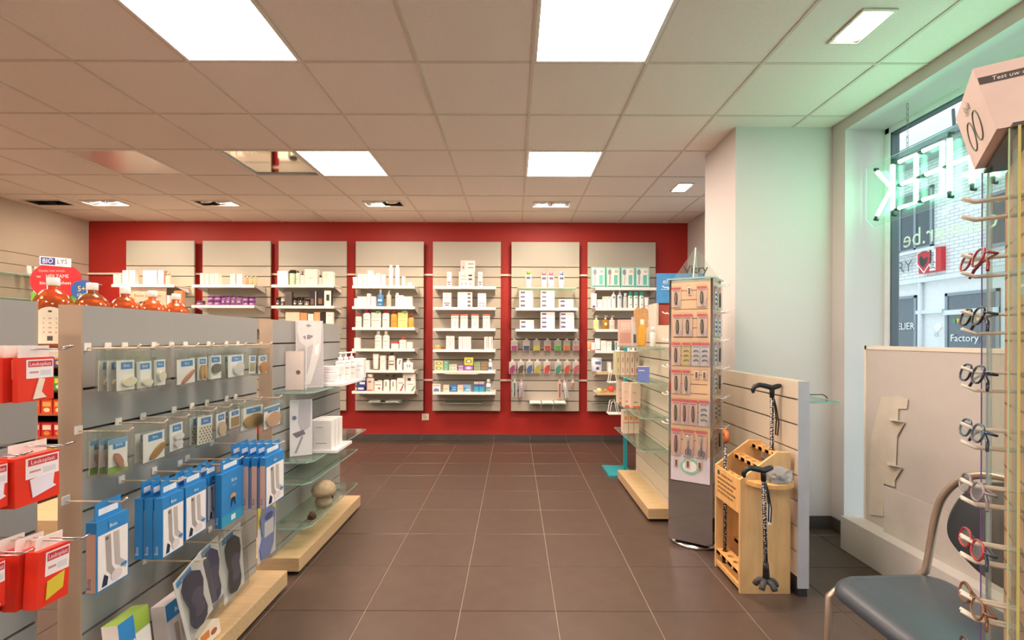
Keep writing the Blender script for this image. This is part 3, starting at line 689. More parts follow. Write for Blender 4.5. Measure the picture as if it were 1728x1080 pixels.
item(S, 619, 632, 631, bo('ead3c3', 'f1e6dc', a=[('r', .1, .02, .9, .08, 'd8503c'), ('r', .3, .5, .7, .6, '8f7b70')], capf=.22, capw=.75), 'pinkish bottle with white cap', 'bottle', 'bottle')
item(S, 632.5, 646, 641, po('f3ece2', 'efe8de', a=[('r', .15, .55, .85, .62, '9a8c8a'), ('o', .65, .25, .15, .1, 'b05a5a')]), 'white printed pouch', 'pouch', 'pouch')
for a, b in ((647.5, 658), (659.5, 670)): item(S, a, b, 633, bo('f5efe6', '3a3236', a=[('r', .4, .3, .6, .6, '8c8890')], capf=.27, capw=.45, pump=True), 'white bottle with black pump', 'bottle', 'bottle')
item(S, 671, 684, 638, bx('f5ece6', [('r', .2, .6, .8, .66, '8f8a90'), ('p', ((.35, 0), (.6, 0), (.95, .55), (.85, .6)), 'b04a6c')], dep=.05), 'white carton with crimson swoosh', 'box', 'carton')
item(S, 680.5, 702, 630.5, bx('f2ebe2', [('r', .4, .55, .65, .75, '3c3a3e')], dep=.04), 'broad white carton standing behind', 'box', 'carton', dy=.075)
item(S, 685.5, 702, 643, bx('f5eee6', [('r', .2, .68, .8, .74, '8f8a86'), ('p', ((.5, 0), (.75, 0), (1, .5), (.9, .55)), '7a9a5a')], dep=.05), 'white carton with green swoosh', 'box', 'carton')
# ---- panel 5
S = shelf(5, 0, 485.5)
PHM = [('r', .12, .26, .88, .34, '7c6a80'), ('r', .25, .12, .75, .2, '6b6070'), ('r', .3, .6, .7, .85, 'dccfd2')]
for a, b in ((755, 762.5), (807, 814.5)): item(S, a, b, 459.5, bx('f4ece8', PHM), 'slim white medicine carton', 'box', 'carton')
def counter_display(w_, h):
    def f():
        mb = MB(); d = .1; m = M('eee2de', .5)
        mb.box(-w_ / 2, w_ / 2, -d / 2, d / 2, 0, h * .55, m); mb.box(-w_ / 2 + .012, w_ / 2, d / 2 - .01, d / 2, h * .55, h, m)
        art(mb, w_, d, h, [('r', .62, .38, .86, .44, '4f4a52'), ('r', .62, .24, .86, .3, '4f4a52'), ('r', .1, .38, .5, .4, 'a89ca4'), ('r', .1, .26, .5, .28, 'a89ca4'), ('o', .18, .1, .06, .04, 'b0a4ac'), ('o', .45, .1, .06, .04, 'b0a4ac'), ('o', .75, .1, .06, .04, 'b0a4ac')])
        n = len(mb.v); art(mb, w_, .082, h, [('r', .55, .86, .9, .89, '8a7f8a'), ('r', .55, .72, .9, .75, '8a7f8a'), ('r', .12, .65, .35, .95, 'd9c8d0'), ('r', .2, .7, .27, .78, '6b6470')]); mb.xf(Matrix.Translation((0, .08, 0)), n)
        return [('display_carton', fin(mb, 'display_carton'))]
    return kind('counter_display', f), .1
item(S, 775, 801, 438.5, counter_display, 'white counter display carton with raised back', 'display box', 'display_carton')
S = shelf(5, 1, 521)
item(S, 748, 762, 494.5, bx('f3ebe7', PHM), 'white carton with two mauve lines', 'box', 'carton')
z_ = 0
for k in range(4):
    t = 519 - (519 - 493.5) * (k + 1) / 4
    r1 = item(S, 772.5, 797, t, bx('f5efec', [('r', .7, .2, .92, .75, '6a6472'), ('r', .15, .4, .5, .5, 'c6c2ca')], dep=.11), '%s long white carton in a stack of four' % ['bottom', 'second', 'third', 'topmost'][k], 'box', 'carton', z0=z_)
    z_ += r1.bound_box[1][2] + .0008
item(S, 806.5, 820.5, 495.5, bx('f6f2ef', [('r', .05, .28, .9, .34, '9c90a2'), ('r', .12, .1, .4, .17, '8a8090'), ('r', .55, .1, .85, .17, '8a8090')]), 'square white carton with mauve line', 'box', 'carton')
S = shelf(5, 2, 556.5)
for a, b in ((762, 774), (777.5, 789.5), (796, 808), (815, 827)): item(S, a, b, 530.5, bx('f2ece2', [('r', 0, .88, 1, 1, 'd8695a'), ('r', .1, .72, .4, .78, '5f9a74'), ('r', .5, .72, .85, .78, '5f9a74'), ('r', .3, .12, .42, .55, 'c8ccd4'), ('r', .55, .12, .65, .5, 'd0b8bc')]), 'white carton with red top band', 'box', 'carton')
S = shelf(5, 3, 592)
item(S, 733.5, 743, 581, go('e3a458'), 'small orange gourd', 'gourd', 'gourd')
item(S, 744, 750.5, 584, go('7a4a2e'), 'tiny brown gourd', 'gourd', 'gourd')
for x in (753.5, 760.5): item(S, x, x + 6.6, 567, bx('f4eee8', [('r', .4, .15, .6, .9, 'cfc6cc')]), 'white carton in the pair beside the gourds', 'box', 'carton')
for x in (774.5, 781.5, 788.5): item(S, x, x + 6.6, 568, bx('f5f0ea', [('r', .35, .1, .55, .9, 'd3cad2')]), 'white carton in the row of three', 'box', 'carton')
for x in (817.5, 825): item(S, x, x + 6.6, 568.5, bx('f3eae4', [('r', .6, .1, .8, .95, 'a88f98')]), 'white carton with mauve spine stripe', 'box', 'carton')
S = shelf(5, 4, 628)
def stack(S, a, b, t, n, col, ar, desc, bot, dep=.07):
    z_ = 0
    for k in range(n):
        r1 = item(S, a, b, bot - (bot - t) * (k + 1) / n, bx(col, ar, dep=dep), '%s %s in a stack of %s' % ('topmost' if k == n - 1 else ['bottom', 'second-up', 'third-up'][k], desc, {2: 'two', 3: 'three', 4: 'four'}[n]), 'box', 'carton', z0=z_)
        z_ += r1.bound_box[1][2] + .0008
EYE = lambda c: [('o', .5, .5, .38, .3, c), ('o', .5, .5, .2, .16, 'e8e2d0')]
stack(S, 734, 748.5, 609, 2, 'd8cf8c', EYE('7a8a5a'), 'yellow-green carton', 625.5)
stack(S, 749, 757.5, 609, 3, '6fb29c', EYE('4a8a78'), 'teal carton', 625.5)
stack(S, 758.5, 771.5, 615, 2, 'e0dcc4', EYE('8a9a74'), 'cream and green carton', 625.5)
stack(S, 773.5, 783, 616, 2, '9a70b0', [('r', .1, .3, .9, .7, 'd8c0e0')], 'lilac carton', 625.5)
r1 = item(S, 783.5, 799, 616, bx('8a5aa8', EYE('c0a0d0'), dep=.07), 'violet carton under a yellow one', 'box', 'carton')
item(S, 784, 799, 603, bx('e8c84a', EYE('7a9a5a'), dep=.07), 'bright yellow carton upon a violet one', 'box', 'carton', z0=r1.bound_box[1][2] + .0008)
stack(S, 800, 811, 611, 3, '9aa67c', [('r', .1, .3, .9, .6, '6a8a74')], 'olive carton', 625.5)
stack(S, 812, 823, 611, 3, '9a8468', [('r', .1, .3, .9, .6, '7a5a4a')], 'brown carton', 625.5)
item(S, 824.2, 831, 606, bo('eef0f2', 'f6f6f4', a=[('r', .1, .1, .9, .35, '4a78b8')], sq=1, capf=.25, capw=.7), 'white and blue spray bottle', 'spray bottle', 'spray_bottle')
strip = MB().box(-.195, .195, -.003, 0, -.026, .0, M('ddd6c4', .6)); X_ = px(778.5, 628, YSF)[0]
tag(strip.build('price_strip', None, (X_, YSF - .0008, S[2] - .012)), 'paper price strip on the shelf edge below the yellow carton', 'price strip')
S = shelf(5, 5, 664)
item(S, 730.5, 744, 648, bx('f2ece6', [('p', ((.1, .05), (.9, .05), (.8, .4), (.4, .5), (.15, .3)), '5a78b0'), ('r', .1, .75, .9, .9, 'e0a8a0')]), 'white carton with blue swirl', 'box', 'carton')
for a, b, c in ((748.5, 759, 'e6cdb8'), (772.5, 782.5, 'efc8bc')): item(S, a, b, 649.5, bx(c, [('r', .2, .4, .8, .5, 'b8a090')]), {'e6cdb8': 'beige square carton', 'efc8bc': 'pink square carton'}[c], 'box', 'carton')
item(S, 759.5, 771.5, 649, bx('3f7fb4', [('p', ((0, .7), (.5, .5), (0, .2)), '24507e'), ('r', .3, .3, .9, .4, 'a8cce4'), ('r', .3, .6, .9, .68, 'a8cce4')]), 'deep blue carton', 'box', 'carton')
item(S, 783, 795, 649, bx('7fb0d8', [('p', ((0, .7), (.5, .5), (0, .2)), '5a88b8'), ('r', .3, .3, .9, .4, 'd8e8f4')], side='e8e0c8'), 'light blue carton', 'box', 'carton')
for a in (800.5, 809): item(S, a, a + 8, 644, bx('3fa0d0', [('r', 0, .78, 1, 1, 'f0d8d0'), ('r', 0, .55, 1, .78, '4a5a94'), ('r', .1, .82, .9, .88, 'd85a50')]), 'blue carton with red and white top', 'box', 'carton')
item(S, 820.5, 828.5, 640, bo('e8eef0', 'f4f4f2', a=[('r', .1, .05, .9, .2, '58a8a0'), ('r', .1, .25, .9, .4, '6a80b0')], sq=1, capf=.3, capw=.7), 'white bottle with teal base print', 'bottle', 'bottle')
# ---- panel 6
S = shelf(6, 0, 487, 'glass', width=.70)
def lot(c, cap): return bo(c, cap, a=[('r', .15, .5, .85, .66, '59507a')], capf=.22, capw=.6)
item(S, 887, 896.5, 457.5, lot('f4f2ea', '8cc63f'), 'white bottle with lime cap', 'bottle', 'bottle')
for a, b in ((913, 923), (925, 935)): item(S, a, b, 459, lot('f3dfdc', 'e78fa4'), 'pale bottle with pink cap', 'bottle', 'bottle')
item(S, 942.5, 952, 459, lot('efeff2', '8aa0c8'), 'white bottle with blue cap', 'bottle', 'bottle')
TP = [('r', .08, .3, .4, .75, '6a6284'), ('r', .5, .35, .95, .45, 'e6c2bc'), ('r', .5, .6, .85, .68, 'd8d4dc')]
S = shelf(6, 1, 522)
stack(S, 876, 900.5, 491, 4, 'f5efeb', TP + [('r', .93, 0, 1, 1, 'e49aa4')], 'toothpaste carton with pink end', 519.5, .09)
stack(S, 912, 935.5, 491, 4, 'f5efeb', TP, 'toothpaste carton', 519.5, .09)
stack(S, 943, 967, 505.5, 2, 'f3efe9', TP, 'toothpaste carton', 519.5, .09)
S = shelf(6, 2, 557.5)
stack(S, 877, 901, 540.5, 2, 'f5efeb', TP, 'toothpaste carton', 555, .09)
stack(S, 912, 936, 527, 4, 'f5efeb', TP, 'toothpaste carton', 555, .09)
stack(S, 944, 968.5, 527.5, 4, 'f2efec', TP + [('r', 0, 0, .04, 1, '8a86a0')], 'toothpaste carton with grey end', 555, .09)
def hook_mesh(L): 
    mb = MB(); mb.tube([(0, 0, 0), (0, -L * .9, .002), (0, -L, .012)], .002, WIRE, n=5); mb.box(-.006, .006, -.004, 0, -.012, .012, METALW); return mb
def hang_pack(xc, y0, y1, wpx, col, desc, cat='pack', kindn='brush', L=.10, card='e6e2de', tilt=0.0):
    Yp = PF - L * .8; X, zt_ = px(xc, y0, Yp); zb_ = px(xc, y1, Yp)[1]; w_ = wpx * Yp / FPX; h = zt_ - zb_
    def f():
        mb = MB(); mb.prism([(-w_ / 2, 0), (w_ / 2, 0), (w_ / 2, h * .82), (w_ * .2, h * .86), (w_ * .15, h), (-w_ * .15, h), (-w_ * .2, h * .86), (-w_ / 2, h * .82)], -.001, .001, M(card, .5))
        b = MB()
        if kindn == 'brush': b.prism([(-w_ * .42, h * .04), (w_ * .42, h * .04), (w_ * .42, h * .4), (-w_ * .42, h * .4)], -.016, -.001, M(col, .3))
        elif kindn == 'floss': b.prism([(-w_ * .42, h * .05), (w_ * .2, h * .05), (w_ * .42, h * .25), (w_ * .42, h * .62), (-w_ * .1, h * .55), (-w_ * .42, h * .35)], -.014, -.001, M(col, .3))
        else:
            b.tube([(0, -.01, h * .05), (0, -.01, h * .5), (0, -.014, h * .8)], [w_ * .16, w_ * .12, w_ * .2], M(col, .35), n=8)
        c = MB(); c.prism([(-w_ * .47, h * .02), (w_ * .47, h * .02), (w_ * .47, h * .8), (-w_ * .47, h * .8)], -.022, -.017, CLEARP)
        return [('card', fin(mb, 'card')), ('refill' if kindn != 'tooth' else 'toothbrush', fin(b, 'refill')), ('blister', fin(c, 'blister'))]
    parts = kind(('hp', round(w_, 3), round(h, 3), col, kindn, card), f)
    o = spawn(parts, 'blister_pack', (X, Yp, zb_), 0, desc + ' on the toothbrush slat panel', cat, rot=(0, tilt, 0))
    hk = hook_mesh(L).build('display_hook', None, (X, PF - .0005, zt_ - h * .07)); tag(hk, 'small wire hook carrying the ' + desc, 'hook', 'wire hooks on the toothbrush slat panel')
for xc, col, nm in ((868, 'c03a90', 'magenta'), (888.5, '34447e', 'navy blue'), (905.5, 'e2d23c', 'yellow'), (924, 'de4038', 'red'), (941.5, '4cc23c', 'green'), (956.5, 'ef7a2c', 'orange'), (972, 'e890a0', 'pink')): hang_pack(xc, 571, 592, 11.2, col, 'upper-row pack with %s refill' % nm)
for xc, col, nm in ((864.5, 'b82a88', 'magenta'), (879, '6a4a3a', 'brown'), (893.5, '3f78b8', 'blue'), (907, 'd2c440', 'yellow'), (923, 'f04038', 'red'), (942, '4fb098', 'teal'), (957, 'ef5a2c', 'orange'), (972, 'e07078', 'pink')): hang_pack(xc, 606.5, 630.5, 10.6, col, 'lower-row pack with %s refill' % nm, kindn='floss')
hang_pack(868.5, 640, 670, 7, '3f5a74', 'teal-topped toothbrush pack', kindn='tooth', card='cfd8d4')
hang_pack(880, 640.5, 671, 7.6, 'd8d2dc', 'clear and white toothbrush pack', kindn='tooth', card='c8b4c8')
hang_pack(944.5, 640.5, 672, 6.6, '8a3f8c', 'purple and orange toothbrush pack', kindn='tooth', card='e0c0a8')
hang_pack(957, 641, 672, 6.2, 'f2eeec', 'slanting white toothbrush pack', kindn='tooth', card='d8d4dc', tilt=-.16)
hang_pack(966.5, 641, 650, 5.0, 'e8583c', 'little red clip pack')
def low_glass(p, x0, x1, ypx, label, dep=.2):
    Yl = PF - dep; Xa, z = px(x0, ypx, Yl); Xb = px(x1, ypx, Yl)[0]; w_ = Xb - Xa
    mb = MB(); mb.prism([(-w_ / 2, -dep), (w_ / 2, -dep), (w_ / 2 + .03, 0), (-w_ / 2 - .03, 0)], -.006, 0, GLASSH, axis='z', edge=GLASSE)
    o = mb.build('glass_shelf', None, ((Xa + Xb) / 2, PF - .0005, z)); tag(o, label, 'shelf'); return ((Xa + Xb) / 2, z, w_)
def leaflet(x, y, z, w_, d, label, col='f3efe8', rz=0.0, name='leaflet'):
    mb = MB(); mb.box(-w_ / 2, w_ / 2, -d / 2, d / 2, 0, .008, M(col, .7)); mb.box(-w_ / 2 + .004, w_ / 2 - .002, -d / 2 + .003, d / 2, .008, .013, M('f6f3ee', .7)); mb.rect(-w_ * .3, w_ * .3, .0, .004, -d / 2 - .0005, M('c8bdb4', .7))
    return tag(mb.build(name, None, (x, y, z + .0005), rz=rz), label, 'leaflet')
gx, gz, gw = low_glass(4, 617, 678, 679, 'low clear glass shelf holding leaflets under the red-cap-bottle slat panel')
leaflet(gx - .13, PF - .1, gz, .13, .16, 'white leaflet stack on the low glass shelf, beside a wider stack', rz=.15); leaflet(gx + .1, PF - .1, gz, .16, .16, 'wider white leaflet stack on the low glass shelf', rz=-.1)
low_glass(5, 751, 812, 680, 'low empty glass shelf under the medicine-carton slat panel')
gx, gz, gw = low_glass(6, 894, 956, 681, 'low glass shelf with papers under the toothbrush slat panel')
for k in range(3): leaflet(gx - gw * .34 + k * gw * .34, PF - .1, gz, gw * .31, .17, ['cream paper pile with curled edge on the toothbrush-panel shelf', 'white paper pile in the middle of the toothbrush-panel shelf', 'bluish paper pile on the toothbrush-panel shelf'][k], ['f3ece6', 'f5f1ea', 'c9d4da'][k])
low_glass(7, 1006, 1075, 683, 'low glass shelf under the turquoise-gift-box slat panel')
# ---- panel 7
S = shelf(7, 0, 487.5)
for k, (a, c) in enumerate(((997, 'e8b8a8'), (1021.8, 'e59a9a'), (1046.4, 'cfc6cc'), (1070.8, 'b8a8c0'))):
    item(S, a, a + 24, 451.5, bx('8fd2c4', [('r', .1, .1, .9, .93, 'e9ece0'), ('r', .55, .14, .82, .62, '6cc0b4'), ('o', .25, .75, .13, .15, '8a8f9c'), ('p', ((.2, .15), (.3, .15), (.34, .6), (.2, .6)), c), ('r', .6, .72, .85, .86, 'efb0b0'), ('r', .08, .06, .92, .1, '3f5a58')], dep=.07), 'turquoise gift box with %s figure' % ['peach', 'coral', 'grey', 'mauve'][k], 'gift box', 'gift_box')
S = shelf(7, 1, 522)
item(S, 997.5, 1006, 495.5, bx('f4e4e6', [('r', .2, .03, .75, .18, '6a4a8c')]), 'tall pinkish carton with purple foot', 'box', 'carton')
item(S, 1007, 1016, 506, bx('f4eee6', LN1), 'low cream carton', 'box', 'carton')
for a in (1016.5, 1023.5): item(S, a, a + 6.6, 501, bx('f3ece4', [('r', .2, .84, .8, .89, '7a7a80')]), 'slim carton with grey top line', 'box', 'carton')
item(S, 1031, 1038.5, 491, bo('f3f1ec', 'f4f2ee', a=[('o', .5, .62, .3, .06, '7484a0')], capf=.2, pump=True), 'white pump bottle', 'bottle', 'bottle')
item(S, 1041, 1049, 491, bo('c9d4de', 'f4f4f2', a=[('o', .5, .62, .3, .06, '6a7ca4')], capf=.2, pump=True), 'bluish pump bottle', 'bottle', 'bottle')
item(S, 1051, 1057.5, 495, bo('c6cac6', 'eceae4', capf=.22, capw=.7), 'grey clear bottle', 'bottle', 'bottle')
for a in (1059, 1068.5, 1078): item(S, a, a + 7.6, 493.5, bo('eef0ea', '2fa288', a=[('o', .5, .66, .25, .05, '5aa890'), ('r', .3, .2, .7, .25, '90a0b0')], capf=.2, capw=.75), 'white bottle with emerald cap', 'bottle', 'bottle')
item(S, 1086.5, 1094, 502, tu('f1efe8', 'e6e4dc'), 'small white tube', 'tube', 'tube')
S = shelf(7, 2, 558)
for a, c, nm in ((1001, 'efe6a0', 'pale yellow'), (1016.5, 'd9a83a', 'amber'), (1027.5, 'efc9c4', 'pale pink'), (1066, 'd8d2c8', 'greyish'), (1082, 'efe9dc', 'cream')): item(S, a, a + 9.5, 533, bo(c, 'efe4cc', a=[('o', .5, .4, .25, .12, 'e6e0b0')], clear=(c in ('d9a83a',)), capf=.28, capw=.4, pump=True), '%s soap pump bottle' % nm, 'bottle', 'bottle')
S = shelf(7, 3, 594)
item(S, 990.5, 996.3, 577, tu('f0a878', 'f2ece4'), 'orange tube at the shelf end', 'tube', 'tube', dy=.03)
item(S, 997, 1003.5, 576, bx('f3ebe4', [('r', 0, .9, 1, 1, 'c05a50'), ('r', 0, 0, 1, .08, 'c05a50')]), 'white carton with red edges', 'box', 'carton')
item(S, 1003.8, 1013, 571.5, ja('f1f2ec', 'e9e9e4', a=[('r', .05, .04, .95, .12, '3f7a74')], lidf=.12), 'white tub with green foot band', 'tub', 'tub')
item(S, 1013.5, 1022, 575, bx('f4eee8', LN1), 'white carton beside the tub', 'box', 'carton')
item(S, 1022.5, 1031, 576, bx('f2e9e2', LN1), 'pinkish carton near the tub', 'box', 'carton')
item(S, 1031.5, 1036, 576, bo('3f5a54', '2f4a46'), 'dark green bottle', 'bottle', 'bottle')
for a in (1037, 1053, 1062): item(S, a, a + 7.4, 576, bx('f4f0ec', [('r', .1, .1, .4, .9, '3f7a86')]), 'white carton with teal bar', 'box', 'carton')
S = shelf(7, 4, 630, 'wood', width=.70)
item(S, 998, 1016, 604, ja('d9dce8', 'f1ede8', a=[('r', .25, .55, .9, .75, '6a70a0'), ('o', .55, .25, .2, .12, '4a5a6a')], lidf=.06), 'white and blue milk powder tin', 'tin', 'tin')
item(S, 1025.5, 1030.3, 611, bx('f4efe8', dep=.1), 'white upright divider board', 'divider', 'divider_board')
S = shelf(7, 5, 665, 'wood', width=.70)
item(S, 1006, 1016.3, 654, go('e9dc8c'), 'pale yellow gourd', 'gourd', 'gourd')
item(S, 1018.5, 1025, 655, go('d98a3a'), 'small ochre gourd', 'gourd', 'gourd')
item(S, 1025.5, 1036.5, 649, go('ea5a2c'), 'bright red-orange gourd', 'gourd', 'gourd')
# ================================================================== GONDOLAS ALONG THE AISLE
GF = -1.305; GT = .07; GH = 1.381; GP = .124
FACE = M('9a9a97', .5, var=.02, scale=3); ENDC = M('ac9b87', .55, var=.02)  # one laminate; cool daylight and warm lamplight put into its two tones
def gondola(y0, y1, label, plinth=(.15, .15), z0=.095, facing=FACE, xf=GF, sgn=1, H=GH, T=GT, firstz=.13, pitch=GP, endm=ENDC):
    """double-sided slat wall running along Y; visible face at X = xf looking towards sgn*X"""
    L = y1 - y0; xm = xf - sgn * T / 2
    r = empty('slatwall_gondola', (xm, (y0 + y1) / 2, 0)); tag(r, label, 'gondola')
    MB().box(-T / 2 + .018, T / 2 - .018, -L / 2 + .004, L / 2 - .004, z0, H - .004, GROOVE).build('core', r)
    zs = []; z = H - firstz
    zs.append((z + .004, H))
    while z - pitch > z0 - .02: zs.append((max(z0, z - pitch + .004), z - .004)); z -= pitch
    if z - z0 > .02: zs.append((z0, z - .003))
    for s in (-1, 1):
        for a, b in zs: MB().box(min(s * T / 2, s * (T / 2 - .018)), max(s * T / 2, s * (T / 2 - .018)), -L / 2 + .003, L / 2 - .003, 0, b - a, facing).build('plank', r, (0, 0, a))
    for s in (-1, 1): MB().box(-T / 2, T / 2, -.003, .003, z0 * .5, H + .001, endm).build('end_panel', r, (0, s * L / 2, 0))
    a, b = plinth
    if a or b:
        mb = MB(); mb.box(-T / 2 - a, T / 2 + b, -L / 2 - .004, L / 2 + .02, .022, z0, OAK); mb.build('plinth', r, bevel=.002)
        MB().box(-T / 2 - a + .02, T / 2 + b - .02, -L / 2 + .02, L / 2 - .01, 0, .022, BLACK).build('shadow_strip', r)  # black strip stands in for the shadow line beneath the plinth
    return r
gondola(1.475, 2.475, 'grey slatted gondola hung with foot care packs', (.15, .15))
gondola(.30, 1.335, 'grey slatted gondola hung with red plaster packs', (.15, .15))
gondola(2.635, 3.66, 'grey slatted gondola with glass shelves and a portrait card', (.15, .15))

# ---- hanging goods on a +X face
def ghook(Y, z, L, label):
    mb = MB(); mb.tube([(0, 0, 0), (0, -L * .92, .0), (0, -L, .012)], .0028, M('e3cdb0', .35), n=6); mb.box(-.012, .012, -.004, 0, -.008, .016, M('ebe9e2', .4))
    o = mb.build('display_hook', None, (GF + .0005, Y, z), rz=PI / 2); tag(o, label, 'hook'); return o
def bag_k(w_, h, a, prod, header='Bota', hc='2f86c8'):
    def f():
        c = MB(); c.box(-w_ / 2, w_ / 2, -.0008, .0008, 0, h, M('f1efee', .6))
        ar = [('r', .22, .70, .88, .94, hc)] if header else []
        art(c, w_, .0016, h, ar + ([('t', header, .55, .78, .10, 'eaf4fb', .5)] if header else []) + (a or []))
        p = MB()
        if prod:
            for e in prod:
                pts = [(e[2] * w_ * math.cos(t), e[3] * h * math.sin(t)) for t in [2 * PI * k / 16 for k in range(16)]]; tl = e[5]
                p.prism([(-w_ / 2 + e[0] * w_ + q * math.cos(tl) - s_ * math.sin(tl), e[1] * h + q * math.sin(tl) + s_ * math.cos(tl)) for q, s_ in pts], -.010, -.002, M(e[4], .6, var=.1))
        b = MB(); b.box(-w_ / 2 - .008, w_ / 2 + .008, -.013, -.0125, -.008, h + .035, CLEARP); b.box(-w_ / 2 - .008, w_ / 2 + .008, .002, .0025, -.008, h + .035, CLEARP)
        b.box(-w_ / 2 - .008, -w_ / 2 - .0075, -.0125, .002, -.008, h + .01, CLEARP); b.box(w_ / 2 + .0075, w_ / 2 + .008, -.0125, .002, -.008, h + .01, CLEARP)
        out = [('card', fin(c, 'card'))] + ([('cushion', fin(p, 'cushion'))] if prod else []) + [('bag', fin(b, 'bag'))]
        return out
    return kind(('bag', round(w_, 3), round(h, 3), str(a), str(prod), header), f)
def gpos(x0, x1, y0, y1, X):
    Ya, Yb = Yof(x0, X), Yof(x1, X); Ym = (Ya + Yb) / 2; zt_ = px((x0 + x1) / 2, y0, Ym)[1]; zb_ = px((x0 + x1) / 2, y1, Ym)[1]
    return Ym, abs(Yb - Ya), zb_, zt_ - zb_
def gbags(x0, x1, y0, y1, n, zh, desc, a, prod, row, X=-1.185, step=.024, header='Bota', dens=None):
    Ym, w_, zb_, h = gpos(x0, x1, y0, y1, X)
    parts = bag_k(w_, h, a, prod, header)
    for k in range(n): spawn(parts, 'bagged_pack', (X - k * step, Ym - k * .004, zb_), PI / 2, '%s%s, %s hook row' % (desc, HO(k, n), row), 'pack', rot=(0, random.uniform(-.03, .03), PI / 2))
    ghook(Ym, max(zh, zb_ + h + .012), -GF + X + .045, 'cream wire hook behind the ' + desc)
def HO(k, n): return '' if n == 1 else [', foremost on its hook', ', second on its hook', ', third on its hook', ', fourth on its hook', ', hindmost on its hook'][k]
Z1, Z2, Z3 = GH - .13, GH - .13 - 2 * GP, GH - .13 - 4 * GP
TAN, SKIN, CRM, DRK = 'c29a62', 'c48a68', 'e6dcc0', '4d4a40'
U, Mi = 'upper', 'middle'
gbags(197, 227, 608, 658, 3, Z1, 'bag with cream frilled toe pad', None, [(.6, .28, .38, .16, CRM, .1)], U)
gbags(231, 256, 610, 654, 2, Z1, 'bag with pale cream pad', None, [(.6, .2, .36, .12, 'e9e2cc', 0)], U)
gbags(260, 279, 607, 650, 1, Z1, 'bag with round ivory pad', None, [(.55, .35, .32, .2, 'e9e0c6', 0)], U)
gbags(299, 329, 606, 647, 1, Z1, 'bag with brown toe tube', None, [(.55, .28, .42, .08, 'b07a5a', .6)], U)
gbags(333, 349, 603, 641, 2, Z1, 'bag with two tan finger tubes', None, [(.35, .35, .16, .32, TAN, -.05), (.7, .36, .16, .32, TAN, .05)], U)
gbags(352, 373, 600, 639, 1, Z1, 'bag with dark olive pad', None, [(.55, .45, .36, .2, '5b5a4a', .1)], U)
gbags(385, 411, 599, 635, 3, Z1, 'bag with white ribbed sleeve', None, [(.6, .38, .34, .3, 'd6d4d2', .2)], U)
gbags(420, 431, 600, 630, 1, Z1, 'bag with grey-green strap', [('r', .1, .1, .9, .6, 'b0a890')], None, U)
gbags(436, 450, 600, 630, 2, Z1, 'bag with orange-brown sleeve', None, [(.5, .35, .4, .33, 'c8853f', .1)], U)
gbags(183, 215, 740, 796, 3, Z2, 'bag picturing a heel on grass', [('r', 0, .0, 1, .2, '7fae3a'), ('r', .0, .86, 1, 1, '6db0e0')], [(.45, .35, .16, .26, 'b27a5c', .5), (.75, .2, .1, .12, 'ece6e0', .6)], Mi)
gbags(242, 278, 729, 776, 2, Z2, 'bag with long tan insole', None, [(.6, .3, .4, .13, 'a87c3c', .6)], Mi)
gbags(287, 309, 714, 759, 1, Z2, 'bag with white frilly pads', None, [(.6, .5, .35, .14, 'e6e4e6', -.1), (.55, .25, .3, .14, 'dcdadc', 0)], Mi)
DOTS = [('o', .15 + .18 * i + (.09 if j % 2 else 0), .08 + .1 * j, .045, .03, '5a4f42') for i in range(5) for j in range(6)]
gbags(333, 358, 702, 748, 2, Z2, 'bag with dark-dotted plasters', [('r', .05, .02, .98, .66, 'e9e2d2')] + DOTS, None, Mi)
gbags(365, 381, 697, 737, 1, Z2, 'narrow bag with beige pad', None, [(.5, .35, .4, .3, 'cbb69c', .1)], Mi)
gbags(387, 405, 692, 721, 2, Z2, 'bag with brown band', [('r', .15, .05, .95, .6, 'a98a5c')], None, Mi)
gbags(407, 444, 686, 722, 1, Z2, 'bag with broad tan oval cushion', None, [(.52, .34, .46, .33, 'b48c4e', 0)], Mi)
gbags(446, 473, 684, 720, 1, Z2, 'bag with pink ring cushion', [('r', 0, .8, 1, .95, '4a98cc')], [(.5, .38, .44, .34, 'd3ac90', 0)], Mi, X=-1.13)
LEGS = [('p', ((.25, .9), (.42, .9), (.46, .35), (.6, .2), (.52, .12), (.3, .3)), 'a8a09c'), ('p', ((.5, .9), (.68, .9), (.72, .4), (.95, .26), (.9, .18), (.56, .34)), 'bbb3ae')]
